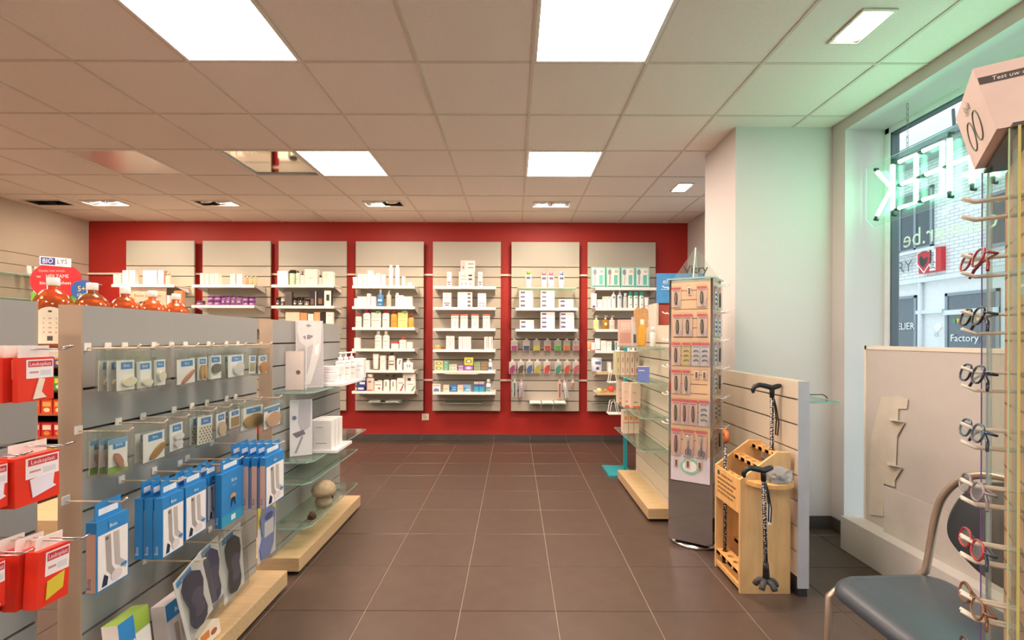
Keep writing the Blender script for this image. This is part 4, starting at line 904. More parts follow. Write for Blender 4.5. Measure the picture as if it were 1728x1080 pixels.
def bota_k(w_, d, h, mode):
    def f():
        B = '2f86c8'; b = MB(); bm_ = M(B, .4); spine = M('d9b09c', .5) if mode in ('spine', 'legs') else bm_
        b.box(-w_ / 2, w_ / 2, -d / 2, d / 2, 0, h, bm_)
        b.add([(-w_ / 2 - .0005, -d / 2 + .001, 0.002), (-w_ / 2 - .0005, d / 2 - .001, .002), (-w_ / 2 - .0005, d / 2 - .001, h * .84), (-w_ / 2 - .0005, -d / 2 + .001, h * .84)], [(0, 1, 2, 3)], spine)
        n = len(b.v); b.text('Bota', 0, 0, d * .4, 0, M('3a5a90' if spine != bm_ else 'dbe9f4', .5), maxw=h * .2); b.xf(Matrix.Translation((-w_ / 2 - .001, 0, h * .14)) @ Matrix.Rotation(-PI / 2, 4, 'Z') @ Matrix.Rotation(-PI / 2, 4, 'Y'), n)
        if mode == 'blue': art(b, w_, d, h, [('r', 0, 0, 1, .2, '37a0c4'), ('t', 'Bota', .55, .78, .07, 'e6f2fa', .5), ('t', 'support', .55, .70, .03, 'cfe4f2', .5), ('o', .5, .5, .13, .06, 'd9a05c'), ('p', ((.38, .28), (.5, .42), (.62, .28), (.58, .48), (.42, .48)), '17304e'), ('r', .4, .05, .6, .15, 'd8eef4')])
        else:
            art(b, w_, d, h, [('r', .04, .02, .97, .80, 'ece8e6')]); n = len(b.v)
            art(b, w_, d + .001, h, [('p', tuple((p, q * .85) for p, q in e[1]), e[2]) for e in LEGS] + [('r', .35, .84, .9, .96, '2f86c8'), ('t', 'Bota', .5, .86, .05, 'e6f2fa', .4), ('o', .3, .72, .05, .025, '6a5a58'), ('p', ((.15, .05), (.3, .05), (.34, .16), (.22, .22)), '23304a'), ('o', .6, .13, .18, .08, 'dcd0d4'), ('r', .75, .2, .92, .25, '2f86c8')])
        t = MB(); t.box(-w_ * .4, w_ * .4, -.001, .001, h, h + .05, M('2f86c8', .4)); t.box(-w_ * .3, w_ * .3, -.0016, -.001, h + .012, h + .03, M('e6eef4', .4))
        return [('carton', fin(b, 'carton')), ('hang_tab', fin(t, 'hang_tab'))]
    return kind(('bota', round(w_, 3), round(d, 3), round(h, 3), mode), f)
def gboxes(x0, x1, y0, y1, n, zh, desc, mode, X=-1.16, d=.026, step=.03):
    Ym, w_, zb_, h = gpos(x0, x1, y0, y1, X); h *= .9
    for k in range(n): spawn(bota_k(w_, d, h, mode), 'stocking_carton', (X - d / 2 - k * step, Ym - k * .002, zb_), PI / 2, '%s%s, lower hook row' % (desc, HO(k, n)), 'box')
    ghook(Ym, zb_ + h + .042, -GF + X + .04, 'cream wire hook through the ' + desc)
gboxes(164, 218, 858, 986, 1, Z3, 'large blue carton picturing bare feet', 'legs', X=-1.165, d=.03)
gboxes(275, 311, 822, 932, 3, Z3, 'blue carton picturing stockinged legs', 'white', X=-1.13)
gboxes(314, 349, 806, 903, 2, Z3, 'blue carton of white stockings', 'white', X=-1.15)
gboxes(351, 372, 794, 875, 2, Z3, 'grey-green carton of knee stockings', 'legs', X=-1.17)
gboxes(375, 412, 783, 880, 1, Z3, 'bright blue support bandage carton', 'blue', X=-1.12)
gboxes(449, 480, 756, 848, 5, Z3, 'pink-spined stocking carton', 'legs', X=-1.03, d=.024, step=.034)
def insole_k(w_, h, col):
    def f():
        c = MB(); c.box(-w_ / 2, w_ / 2, -.001, .001, 0, h, M('e4e0de', .5)); art(c, w_, .002, h, [('r', .06, .88, .6, .97, '3f8cc8'), ('t', 'Bota', .3, .9, .03, 'eaf4fb', .4), ('r', .55, .02, .95, .1, 'f2f0ee')])
        s_ = MB(); pts = [(-.24, .08), (-.34, .2), (-.26, .42), (-.36, .62), (-.38, .76), (-.22, .88), (.06, .88), (.3, .78), (.34, .62), (.22, .42), (.28, .2), (.2, .09), (0, .05)]
        s_.prism([(p * w_ * .92, q * h * 1.04) for p, q in pts], -.012, -.002, M(col, .6, var=.1)); s_.prism([(p * w_ * .6 + .02 * w_, q * h * .5 + .2 * h) for p, q in pts], -.0135, -.0115, M('4a4560', .6))
        b = MB(); b.box(-w_ / 2 - .006, w_ / 2 + .006, -.020, -.0195, -.004, h + .02, CLEARP)
        return [('card', fin(c, 'card')), ('insole', fin(s_, 'insole')), ('blister', fin(b, 'blister'))]
    return kind(('insole', round(w_, 3), round(h, 3), col), f)
for (x0, x1, y0, y1, col, X, tl, ds) in ((318, 362, 935, 1056, '1f2046', -1.13, .30, 'clear pack with a long navy insole, tilted in front'), (348, 380, 908, 1018, '26275a', -1.17, .18, 'clear pack with a navy insole, behind the tilted one'), (380, 414, 889, 1002, '221f2c', -1.205, .12, 'clear pack with a slim black insole')):
    Ym, w_, zb_, h = gpos(x0, x1, y0, y1, X)
    spawn(insole_k(w_, h, col), 'insole_pack', (X, Ym, zb_), 0, ds + ' above the oak plinth', 'pack', rot=(0, -tl, PI / 2))
    ghook(Ym - tl * h * .5, zb_ + h * .97, -GF + X + .04, 'cream wire hook over the ' + ds)
# packs standing on the plinth
def plinthbox(x0, x1, y0, desc, col, a, X=-1.18, d=.05, lean=.12, top=None, z=.0955):
    Ya, Yb = Yof(x0, X), Yof(x1, X); Ym = (Ya + Yb) / 2; h = px((x0 + x1) / 2, y0, Ym)[1] - z
    spawn(box_k(abs(Yb - Ya), d, h / math.cos(lean), col, a, None, top), 'standing_carton', (X - .01, Ym, z + .003), 0, desc + ' standing on the oak plinth', 'box', rot=(-lean, 0, PI / 2))
plinthbox(212, 262, 1040, 'white carton with blue and green print', 'ece9e4', [('r', .0, .6, .5, 1, '2f86c8'), ('t', 'Bota', .3, .7, .1, 'eaf4fb', .4), ('r', .5, .8, 1, 1, '9ab84a')], top='8aa84a')
plinthbox(288, 328, 1010, 'upright blue-topped carton picturing legs', 'd8d4d2', [('r', 0, .78, 1, 1, '2f86c8'), ('t', 'Bota', .5, .84, .06, 'eaf4fb', .5)] + [('p', tuple((p, q * .78) for p, q in e[1]), e[2]) for e in LEGS])
plinthbox(332, 368, 1062, 'low cream carton with orange print', 'e6dcc8', [('r', .1, .4, .5, .9, 'd8843c'), ('o', .7, .5, .15, .2, 'a85a4a')], X=-1.19)
# yellow and violet insole pack hung at the far end
Ym, w_, zb_, h = gpos(436, 466, 847, 940, -1.17)
def scholl():
    c = MB(); c.box(-w_ / 2, w_ / 2, -.001, .001, 0, h, M('e8e4ea', .5)); art(c, w_, .002, h, [('r', 0, .62, 1, 1, 'e8d84a'), ('o', .5, .8, .36, .09, '2a4f9c'), ('t', 'Scholl', .5, .775, .05, 'f0f0d0', .5), ('p', ((.3, .3), (.9, .6), (.2, .62)), 'f0eef2')])
    s_ = MB(); s_.prism([(p * w_, q * h) for p, q in ((-.36, .06), (-.44, .25), (-.3, .45), (-.44, .75), (-.3, .93), (.1, .96), (.4, .8), (.36, .5), (.3, .2), (.1, .03), (-.15, .01))], -.008, -.002, M('7f8fd0', .4))
    b = MB(); b.box(-w_ / 2 - .004, w_ / 2 + .004, -.016, -.0155, -.004, h + .01, CLEARP)
    art(s_, w_ * .6, .018, h * .9, [('r', .1, .45, .95, .75, 'eceaf0'), ('o', .5, .84, .4, .07, '2a4f9c')])
    return [('card', fin(c, 'card')), ('insole', fin(s_, 'insole')), ('blister', fin(b, 'blister'))]
spawn(kind('scholl', scholl), 'insole_pack', (-1.17, Ym, zb_), PI / 2, 'yellow and violet gel insole pack at the gondola end', 'pack')
ghook(Ym, zb_ + h - .004, .15, 'cream wire hook holding the yellow and violet insole pack')

# ---- red plaster packs on the gondola next to it
def leuko_k(w_, d, h, mode):
    def f():
        b = MB(); b.box(-w_ / 2, w_ / 2, -d / 2, d / 2, 0, h, M('e2331f', .45))
        art(b, w_, d, h, [('r', .22, .52, .98, .95, 'eee6e6'), ('r', .27, .78, .95, .92, 'c83040'), ('t', 'Leukoplast', .61, .81, .085, 'f4e4e2', .6), ('r', .3, .64, .55, .68, 'c88a94'), ('r', .6, .58, .9, .7, 'd6d2d8')])
        if mode == 'strip': b.prism([(-.12 * w_, .04 * h), (.05 * w_, .52 * h), (.22 * w_, .50 * h), (.12 * w_, .2 * h), (.26 * w_, .06 * h)], -d / 2 - .003, -d / 2 - .001, M('e8d6c4', .6))
        elif mode == 'bandage': b.prism([(-.2 * w_, .5 * h), (.36 * w_, .56 * h), (.32 * w_, .3 * h), (.40 * w_, .24 * h), (-.14 * w_, .12 * h)], -d / 2 - .003, -d / 2 - .001, M('e6deec', .6))
        else: b.prism([(-.24 * w_, .1 * h), (.28 * w_, .2 * h), (.32 * w_, .5 * h), (-.22 * w_, .42 * h)], -d / 2 - .003, -d / 2 - .001, M('d8c23a', .6))
        t = MB(); t.box(-w_ * .42, w_ * .42, -.001, .001, h, h + .028, M('ece2dc', .5))
        return [('carton', fin(b, 'carton')), ('hang_tab', fin(t, 'hang_tab'))]
    return kind(('leu', round(w_, 3), round(d, 3), round(h, 3), mode), f)
def lk(x0, x1, y0, y1, n, desc, mode, X, d, step, tilt=0.0):
    Ym, w_, zb_, h = gpos(x0, x1, y0, y1, X)
    for k in range(n): spawn(leuko_k(w_, d, h, mode), 'plaster_pack', (X - d / 2 - k * step, Ym - k * .008, zb_), 0, desc + HO(k, n), 'box', 'hanging red plaster packs', rot=(0, tilt, PI / 2))
    mb = MB(); L = -GF + X + .06; hz = zb_ + h + .02
    for s in (-.008, .008): mb.tube([(s, 0, 0), (s, -L, 0)], .0018, CHROME, n=5)
    mb.tube([(-.008, -L, 0), (-.008, -L - .02, .008), (.008, -L - .02, .008), (.008, -L, 0)], .0018, CHROME, n=5); mb.box(-.012, .012, -.004, 0, -.012, .012, METALW)
    tag(mb.build('display_hook', None, (GF + .0005, Ym, hz), rz=PI / 2), 'double wire hook through the ' + desc, 'hook')
lk(30, 91, 603, 676, 5, 'red plaster carton with pale strip picture, uppermost hook', 'strip', -1.14, .012, .026)
lk(26, 101, 766, 846, 1, 'thick red bandage carton with white cloth picture, central hook', 'bandage', -1.14, .05, .06)
lk(-40, 14, 784, 862, 2, 'red bandage carton partly out of view beside the thick one', 'bandage', -1.15, .03, .04)
lk(62, 116, 924, 1016, 3, 'red plaster carton with yellow picture, lowest hook', 'yellow', -1.08, .03, .038, .05)
lk(-30, 10, 950, 1030, 2, 'red plaster carton partly out of view on the lowest hooks', 'strip', -1.12, .02, .03)

# ---- glass shelves and goods of the portrait-card gondola
def gshelf(y0, y1, z, dep, label, xf=GF, sgn=1, mat=None, chamfer=.05, white=False):
    mb = MB(); c = chamfer
    mb.prism([(0, y0), (dep - c * .6, y0), (dep, y0 + c), (dep, y1 - .0), (0, y1)], -.008, 0, mat or GLASSH, axis='z', edge=GLASSE if not white else None)
    mb.xf(Matrix.Diagonal((sgn, 1, 1, 1))); o = mb.build('glass_shelf', None, (xf + sgn * .0008, 0, z)); tag(o, label, 'shelf', 'glass shelves of the gondolas')
    for y in (y0 + .12, y1 - .12): MB().box(min(0, sgn * dep * .8), max(0, sgn * dep * .8), y - .004, y + .004, -.02, -.008, CHROME).build('bracket', o)
    return o
gshelf(2.66, 3.55, .985, .20, 'clear glass shelf under the portrait card, highest on its gondola')
gshelf(2.66, 3.64, .605, .20, 'clear glass shelf holding three white cartons')
gshelf(2.60, 3.42, .505, .21, 'empty clear glass shelf above the stone mushroom')
gshelf(2.60, 3.42, .268, .21, 'clear glass shelf carrying the stone mushroom')
def tray(x, y, z, w_, d, label):
    o = MB().box(-w_ / 2, w_ / 2, -d / 2, d / 2, 0, .018, M('f0eeee', .4)).build('display_tray', None, (x, y, z + .0006), bevel=.002); tag(o, label, 'tray'); return z + .0192
zt1 = tray(-1.175, 3.21, .985, .25, .46, 'white acrylic tray with lotion pumps')
def stand_item(parts, x, y, z, rz, label, cat, name): return spawn(parts, name, (x, y, z + .0006), rz, label, cat)
LN3 = [('r', .15, .2, .85, .26, 'a8a2a0'), ('r', .15, .6, .6, .64, 'b8b2b0')]
for k, (y, x) in enumerate(((3.02, -1.13), (3.085, -1.13))): stand_item(box_k(.085, .055, .05, 'efecec', LN3), x, y, zt1, PI / 2 * 0 + .0, ['flat white carton on the pump tray, front one', 'flat white carton on the pump tray, rear one'][k], 'box', 'carton')
stand_item(box_k(.12, .07, .05, 'eeebeb', LN3), -1.14, 3.055, zt1 + .0515, 0, 'long white carton lying across two flat ones', 'box', 'carton')
for k, y in enumerate((3.16, 3.235, 3.315)): stand_item(bottle_k(.062, .185, 'eceae8', 'f2f0ee', .9, LBL, capf=.28, capw=.5, pump=True), -1.125 + .01 * k, y, zt1, .3, 'white lotion pump bottle in the trio on the tray', 'bottle', 'bottle')
stand_item(box_k(.08, .06, .135, 'e9e7e9', [('r', .1, .6, .9, .64, 'b0acb4'), ('r', .1, .4, .7, .43, 'b8b4bc')]), -1.085, 3.412, zt1, 0, 'tall white carton behind the lotion pumps', 'box', 'carton')
# portrait card: easel-backed board with grey photograph
def portrait():
    mb = MB(); w_, h = .155, .40; mb.box(-w_ / 2, w_ / 2, -.002, .002, 0, h, M('c9c6c8', .5))
    art(mb, w_, .004, h, [('p', ((.02, .02), (.98, .02), (.98, .98), (.02, .98)), 'b9b4b4')]); n = len(mb.v)
    art(mb, w_, .006, h, [('p', ((.1, .98), (.75, .98), (.78, .8), (.66, .66), (.4, .6), (.15, .68), (.05, .85)), 'cfcac8'), ('p', ((.25, .76), (.45, .79), (.65, .77), (.5, .72), (.32, .72)), '8a8284'), ('p', ((.35, .92), (.45, .95), (.58, .92), (.46, .9)), '8f888a'),
                              ('p', ((.62, .98), (.95, .98), (.9, .55), (.72, .3), (.5, .05), (.28, .05), (.5, .35), (.62, .6)), 'd6d0cc'), ('p', ((.7, .62), (.85, .66), (.8, .5), (.68, .48)), 'efebe8'), ('p', ((.04, .55), (.3, .6), (.4, .5), (.2, .1), (.04, .04)), 'a7a1a2')])
    return mb
o = portrait().build('portrait_card', None, (-1.215, 2.905, .986), rot=(-.05, 0, .62)); tag(o, 'grey photo card of a face and hand beside the lotion pumps', 'display card')
o = MB().box(-.05, .05, -.002, .002, 0, .22, M('e3d9d2', .6)).build('price_board', None, (-1.25, 2.78, .9865), rot=(0, 0, .1)); tag(o, 'beige folded card with a round hole on the glass shelf', 'display card')
MB().lathe([(.012, 0), (.012, .001)], M('6a6462', .6)).xf(Matrix.Translation((.02, -.0025, .1)) @ Matrix.Rotation(PI / 2, 4, 'X')).build('hole', o)
o = MB().box(-.03, .03, -.0025, .0025, 0, .36, M('e6e2e2', .5)).build('easel_leaf', None, (-1.185, 2.78, .9885), rot=(.0, -.03, 1.99)); tag(o, 'slanted white leaf of the folded display card', 'display card')
zt2 = tray(-1.165, 3.0, .605, .25, .27, 'white acrylic tray under three white cartons')
for k, y in enumerate((2.90, 2.965, 3.03)): stand_item(box_k(.13, .052, .17, 'edeaea', [('r', .3, .2, .8, .23, 'b0aaaa'), ('r', .3, .75, .6, .78, 'b8b2b2')]), -1.14, y, zt2, .0, 'upright white carton in the row of three on the low tray', 'box', 'carton')
def small_photo():
    mb = MB(); w_, h = .12, .32; mb.box(-w_ / 2, w_ / 2, -.002, .002, 0, h, M('dedcdf', .5))
    art(mb, w_, .004, h, [('p', ((.4, 1), (.95, 1), (.9, .5), (.5, .4), (.35, .6)), 'bdb9c0'), ('p', ((.1, .4), (.6, .46), (.7, .38), (.3, .32)), '77727a'), ('o', .2, .68, .1, .04, '6a7aa0'), ('p', ((.5, .34), (.6, .34), (.3, .05), (.2, .05)), '9a949a')])
    return mb
o = small_photo().build('photo_card', None, (-1.225, 2.81, .6055), rot=(-.03, 0, .55)); tag(o, 'pale grey photo card behind the three white cartons', 'display card')
# stone mushroom and pine cones
mx, mz = px(551, 852, 2.98); mx = -1.14
r = MB().lathe([(.03, 0), (.045, .008), (.05, .035), (.042, .06), (.035, .075)], M('a8977c', .8, var=.15, scale=40)).build('stone_mushroom', None, (mx, 2.93, .2686)); tag(r, 'round brown stone mushroom on the lower glass shelf', 'ornament')
MB().lathe([(.03, .066), (.062, .075), (.071, .1), (.062, .13), (.04, .152), (.012, .16)], M('b7a184', .8, var=.15, scale=40), n=20).build('mushroom_cap', r)
def cone_k():
    mb = MB(); m = M('5b4030', .8, var=.2, scale=60); mb.lathe([(.008, 0), (.018, .012), (.014, .034), (.004, .046)], m, n=8)
    for j in range(5):
        for k in range(8):
            a = 2 * PI * (k + .5 * (j % 2)) / 8; R = (.026, .027, .024, .018, .011)[j]; z = .006 + j * .0085
            p = [Vector((R * .4 * math.cos(a - .3), R * .4 * math.sin(a - .3), z)), Vector((R * .4 * math.cos(a + .3), R * .4 * math.sin(a + .3), z)), Vector((R * math.cos(a + .12), R * math.sin(a + .12), z + .006)), Vector((R * math.cos(a - .12), R * math.sin(a - .12), z + .006)), Vector((R * .7 * math.cos(a), R * .7 * math.sin(a), z - .003))]
            mb.add(p, [(0, 1, 2, 3), (0, 4, 1), (1, 4, 2), (2, 4, 3), (3, 4, 0)], m)
    return [('pine_cone', fin(mb, 'pine_cone'))]
cone = kind('cone', cone_k)
spawn(cone, 'pine_cone', (-1.125, 2.72, .2690), .4, 'open brown pine cone in front of the stone mushroom', 'pine cone'); spawn(cone, 'pine_cone', (-1.155, 3.06, .2690), 1.4, 'brown pine cone half hidden behind the stone mushroom', 'pine cone')

# ---- orange jugs behind the foot care gondola
o = MB().box(-1.69, GF - GT - .001, 1.5, 2.45, 1.222, 1.242, M('d9d2c6', .5)).build('rear_shelf'); tag(o, 'pale shelf behind the foot care gondola carrying orange jugs', 'shelf')
def jug_k():
    r_ = .055; L = glass('eba86c', .05, 1.0, .18, 'c98a58'); mb = MB()
    mb.lathe([(r_ * .9, 0), (r_, .008), (r_, .045), (r_ * .94, .06), (r_ * .94, .085), (r_, .1), (r_, .128), (r_ * .98, .146), (r_ * .91, .163), (r_ * .78, .178), (r_ * .6, .189), (.026, .196), (.0165, .2), (.0165, .214)], L, n=24)
    mb.lathe([(r_ * .86, .006), (r_ * .9, .05), (r_ * .9, .13), (r_ * .76, .16), (r_ * .5, .178)], M('a9622c', .3, var=.12), n=20)
    c = MB(); c.lathe([(.0168, .212), (.0175, .213), (.0175, .236), (.0165, .238)], M('f1efea', .35), n=18)
    l = MB(); rr = r_ * 1.012; n = 9; vs = []; fs = []
    for k in range(n):
        t = -.75 + 1.5 * k / (n - 1); a = -PI / 2 + t; top = .118 + .022 * math.cos(t * 2.0)
        vs += [(rr * math.cos(a), rr * math.sin(a), .02), (rr * math.cos(a), rr * math.sin(a), top)]
    for k in range(n - 1): fs.append((2 * k, 2 * k + 2, 2 * k + 3, 2 * k + 1))
    l.add(vs, fs, M('ece4d0', .5)); rr2 = rr * 1.004
    for z, hh, ww, col in ((.122, .006, .08, '4a4a44'), (.1, .004, .3, 'b8ae98'), (.085, .004, .32, 'b8ae98'), (.07, .004, .3, 'b8ae98'), (.055, .004, .3, 'c88a74'), (.03, .015, .12, '55524a')):
        vs = [(rr2 * math.cos(-PI / 2 + t), rr2 * math.sin(-PI / 2 + t), zz) for zz in (z, z + hh) for t in (-ww, 0, ww)]; l.add(vs, [(0, 1, 4, 3), (1, 2, 5, 4)], M(col, .6))
    return [('jug', fin(mb, 'jug')), ('cap', fin(c, 'cap')), ('label', fin(l, 'label'))]
jk = kind('jug', jug_k)
JL = ['orange liquid jug standing beside the red plaster gondola end', 'orange liquid jug second along the gondola top', 'orange liquid jug in the middle of the row of five', 'orange liquid jug fourth along the gondola top', 'orange liquid jug at the portrait-card end of the row']
for k, y in enumerate((1.625, 1.775, 1.925, 2.07, 2.215)): spawn(jk, 'soap_jug', (-1.535, y, 1.2425), .62, JL[k], 'jug', 'orange jugs behind the gondola')

# ---- herbal tea floor display
TY, TX, TW, TD = 3.9, -3.66, .40, .30
r = empty('tea_display', (TX, TY, 0)); tag(r, 'dark floor display of herbal tea with round red header', 'display stand')
DK = M('4a2f22', .5); GRN = M('6fae3a', .5)
for s in (-1, 1): MB().box(s * TW / 2 - .006, s * TW / 2 + .006, -TD / 2, TD / 2, 0, 1.32, M('3f2a20', .5)).build('side_panel', r)
MB().box(-TW / 2, TW / 2, TD / 2 - .01, TD / 2, 0, 1.32, DK).build('back_panel', r)
TZ = [1.055, .87, .69, .51, .33]
for z in TZ: MB().box(-TW / 2 + .006, TW / 2 - .006, -TD / 2, TD / 2 - .01, z - .014, z, M('a05a3a', .5) if z < .8 else DK).build('shelf_board', r)
MB().box(-TW / 2, TW / 2, -TD / 2, TD / 2, 0, .08, DK).build('base', r)
hd = MB(); cz = 1.72; hd.prism([(.205 * math.cos(t), cz + .135 * math.sin(t) + (.02 if math.sin(t) > 0 else 0)) for t in [2 * PI * k / 28 for k in range(28)]], -.006, 0, M('d0232c', .5))
hd.prism([(-.22, 1.28), (.22, 1.28), (.2, 1.62), (.0, 1.6), (-.2, 1.64)], .001, .006, GRN); hd.prism([(-.08, 1.30), (.22, 1.30), (.19, 1.54), (.05, 1.56), (-.05, 1.48)], -.008, -.006, M('e8d9b4', .6))
hd.prism([(-.125, 1.855), (.125, 1.835), (.125, 1.905), (-.125, 1.925)], -.010, -.005, M('e9e7ea', .5)); hd.prism([(-.115, 1.862), (-.0, 1.853), (-.0, 1.909), (-.115, 1.918)], -.0108, -.0098, M('3a3f86', .5))
y_ = -.0115; hd.text('BIO', -.058, 1.868, .038, y_, M('f0eef2', .5), maxw=.10); hd.text('LYS', .058, 1.862, .038, y_, M('4a4f66', .5), maxw=.10)
y_ = -.0072; RT = M('f6e6da', .5); hd.text('Geniet met smaak', -.03, 1.80, .020, y_, M('f0b4a4', .5), maxw=.25); hd.text('van', -.135, 1.755, .018, y_, RT, maxw=.05); hd.text('HEILZAME', .015, 1.752, .028, y_, RT, maxw=.24); hd.text('bio kruidenthees', 0, 1.70, .026, y_, RT, maxw=.33)
hd.prism([(.225 + .098 * math.cos(t), 1.655 + .08 * math.sin(t)) for t in [2 * PI * k / 22 for k in range(22)]], -.014, -.009, M('2a5fa8', .5)); hd.text('5+1', .225, 1.645, .042, -.0148, M('f0e04a', .5), maxw=.14); hd.text('GRATIS', .23, 1.605, .022, -.0148, M('f0e04a', .5), maxw=.12)
for cx_, cz_, c in ((.09, 1.57, '8a9a6a'), (.1, 1.47, '5a3a3a'), (-.1, 1.62, 'e8c83a'), (.02, 1.42, '7a9a4a')): hd.prism([(cx_ + .035 * math.cos(t), cz_ + .03 * math.sin(t)) for t in [2 * PI * k / 10 for k in range(10)]], -.0105, -.009, M(c, .6))
hd.build('header', r)
TC = [('3a4f8a', 'd8903c', 'blue and orange'), ('3f9a3a', 'e8d04a', 'green'), ('d84a28', 'e8b060', 'orange-red'), ('c82a28', 'f0e0c8', 'red'), ('6a9a3a', 'e0e0b0', 'lime')]
for j, z in enumerate(TZ[:5]):
    for k in range(4): spawn(box_k(.082, .07, .105, TC[j][0], [('r', .12, .5, .88, .85, TC[j][1]), ('o', .5, .25, .3, .16, TC[(j + 2) % 5][1])]), 'tea_carton', (TX - .14 + .093 * k, TY - .09, z + .0006), random.uniform(-.06, .06), '%s tea carton on the %s board of the tea display' % (TC[j][2], ORD[min(j, 4)] if j < 4 else 'lowest'), 'box', 'tea cartons')
o = MB().box(-3.25, -2.79, 3.04, 3.9, 0, .14, OAK).build('oak_platform', bevel=.003); tag(o, 'low oak platform block on the tiles before the tea display', 'platform')
# ---- slatted side wall: glass shelves with tubes
for z, lb in ((1.925, 'upper'), (1.675, 'lower')):
    o = MB().box(0, .25, 4.4, 6.0, -.008, 0, GLASSH, side=GLASSE).build('glass_shelf', None, (XL + .0008, 0, z)); tag(o, '%s clear glass shelf on the slatted side wall' % lb, 'shelf')
for k in range(5): spawn(tube_k(.055, .115, 'f2ece2', 'e9e2d8'), 'cream_tube', (XL + .12, 5.23 + .085 * k, 1.9256), PI / 2, 'white cream tube on the upper glass shelf of the slatted wall', 'tube')
for k in range(4): spawn(tube_k(.07, .125, 'f4eee4', 'e9e2d8'), 'cream_tube', (XL + .12, 5.31 + .1 * k, 1.6756), PI / 2, 'wide white tube on the lower glass shelf of the slatted wall', 'tube')
# ================================================================== OTHER SIDE OF THE AISLE
gondola(3.42, 4.40, 'beige slatted gondola with glass shelves beyond the mirrored nail care spinner', (.16, .14), facing=M('c9c0ae', .5, var=.02, scale=3), xf=1.10, sgn=-1, endm=M('c9c0ae', .5))
for z, nm in ((1.222, 'clear glass shelf with leaflets and a cork paddle'), (.971, 'clear glass shelf with a row of spined cartons and a blue box'), (.722, 'clear glass shelf with three tall beige cartons'), (.489, 'clear glass shelf with orange-dotted cartons')):
    gshelf(3.44, 4.38, z, .20, nm, xf=1.10, sgn=-1)
BG = 'e3cdb8'
for k in range(5): stand_item(box_k(.036, .12, .20, ['cdc9a0', BG, BG, BG, 'd8c8ba'][k], [('r', .4, .55, .6, .75, '8a7a74'), ('r', .35, .1, .65, .3, 'c86a5a' if k > 2 else 'b8a898')]), .885 + .04 * k, 4.22, .971, 0, ['greenish carton at the row end, blue-box shelf', 'beige spined carton in the row, blue-box shelf', 'beige spined carton in the row, blue-box shelf', 'beige spined carton in the row, blue-box shelf', 'beige carton with dark picture, blue-box shelf'][k], 'box', 'carton')
stand_item(box_k(.085, .06, .108, '6f86cc', [('r', .1, .7, .6, .76, 'dfe6f6')], side='e8dcc4', top='ece4d4'), .952, 3.60, .971, -.25, 'blue square carton on a clear glass shelf', 'box', 'carton')
for k, (x, y, w_, h) in enumerate(((.925, 4.27, .05, .195), (.925, 4.06, .045, .20), (.985, 4.0, .075, .20))): stand_item(box_k(w_, .09, h, BG, [('r', .3, .2, .7, .24, '8a7468'), ('r', .2, .0, 1, .07, 'e0743c'), ('r', .2, .6, .5, .63, 'a89484')]), x, y, .722, 0, ['tall beige carton standing behind on the middle glass shelf', 'slim beige carton on the middle glass shelf', 'wide beige carton with orange foot on the middle glass shelf'][k], 'box', 'carton')
for k in range(3): stand_item(box_k(.042, .09, .19, 'e2d2bc', [('o', .5, .68, .3, .09, 'e89a3c'), ('r', .0, .46, 1, .49, 'd85a4a')]), .935 + .045 * k, 4.13, .489, 0, 'cream carton with orange spot and red line', 'box', 'carton')
# leaflets and paddle on the highest shelf
def card(x, y, z, w_, h, col, a, label, rz=0, lean=-.08, t=.004, cat='leaflet', name='leaflet_stack'):
    mb = MB(); mb.box(-w_ / 2, w_ / 2, -t / 2, t / 2, 0, h, M(col, .6)); art(mb, w_, t, h, a); o = mb.build(name, None, (x, y, z + .0008), rot=(lean, 0, rz)); return tag(o, label, cat)
card(.93, 4.1, 1.222, .115, .22, 'd8b8a8', [('r', .1, .1, .9, .5, 'c89a8a'), ('r', .2, .6, .9, .9, 'e0cabd')], 'pinkish leaflet pile leaning on the highest glass shelf', t=.02)
card(1.01, 4.0, 1.222, .09, .24, 'cdc8c4', [('r', .1, .1, .35, .4, '5a5a66'), ('r', .4, .5, .9, .9, 'd8d4d2')], 'grey printed leaflet pile beside the cork paddle', t=.02)
pd = MB(); pd.prism([(-.035, 0), (.035, 0), (.04, .12), (.06, .22), (.055, .29), (.02, .31), (-.005, .295), (-.03, .31), (-.055, .28), (-.055, .2), (-.04, .12)], -.004, .004, M('c99a68', .8, var=.12, scale=50))
o = pd.build('cork_paddle', None, (.985, 3.78, 1.2228), rot=(-.06, 0, .1)); tag(o, 'cork-brown paddle shape with yellow figure on the highest shelf', 'ornament')
f_ = MB(); f_.prism([(-.03, .01), (.02, .01), (.035, .12), (.02, .19), (-.01, .2), (-.025, .12)], -.009, -.004, M('e0aa3c', .6)); f_.prism([(-.01, .17), (.02, .17), (.02, .21), (-.01, .21)], -.010, -.004, M('f0e6d8', .6)); f_.build('figure', o)
stand_item(bottle_k(.04, .15, 'e8e8e4', 'f2f2f0', 1, None, capf=.25, capw=.7), 1.05, 3.70, 1.222, 0, 'white capped bottle behind the cork paddle', 'bottle', 'bottle')
# teal pole stand behind
r = empty('teal_stand', (1.0, 4.70, 0)); tag(r, 'teal metal pole stand on a square foot behind the gondola', 'stand'); TEAL = M('2f9aa4', .4)
MB().box(-.12, .12, -.19, .19, 0, .015, TEAL).build('foot_plate', r); MB().box(.055, .085, -.015, .015, .015, 1.30, TEAL).build('pole', r)
for z in (.56, .86): 
    mb = MB(); mb.box(-.10, .05, -.07, .07, z, z + .008, METALW); mb.build('wire_tray', r)
    for y in (-.05, .05): MB().tube([(-.09, y, z + .008), (-.07, y, z + .12), (-.03, y, z + .14), (0, y, z + .008)], .004, METALW).build('wire_bracket', r)
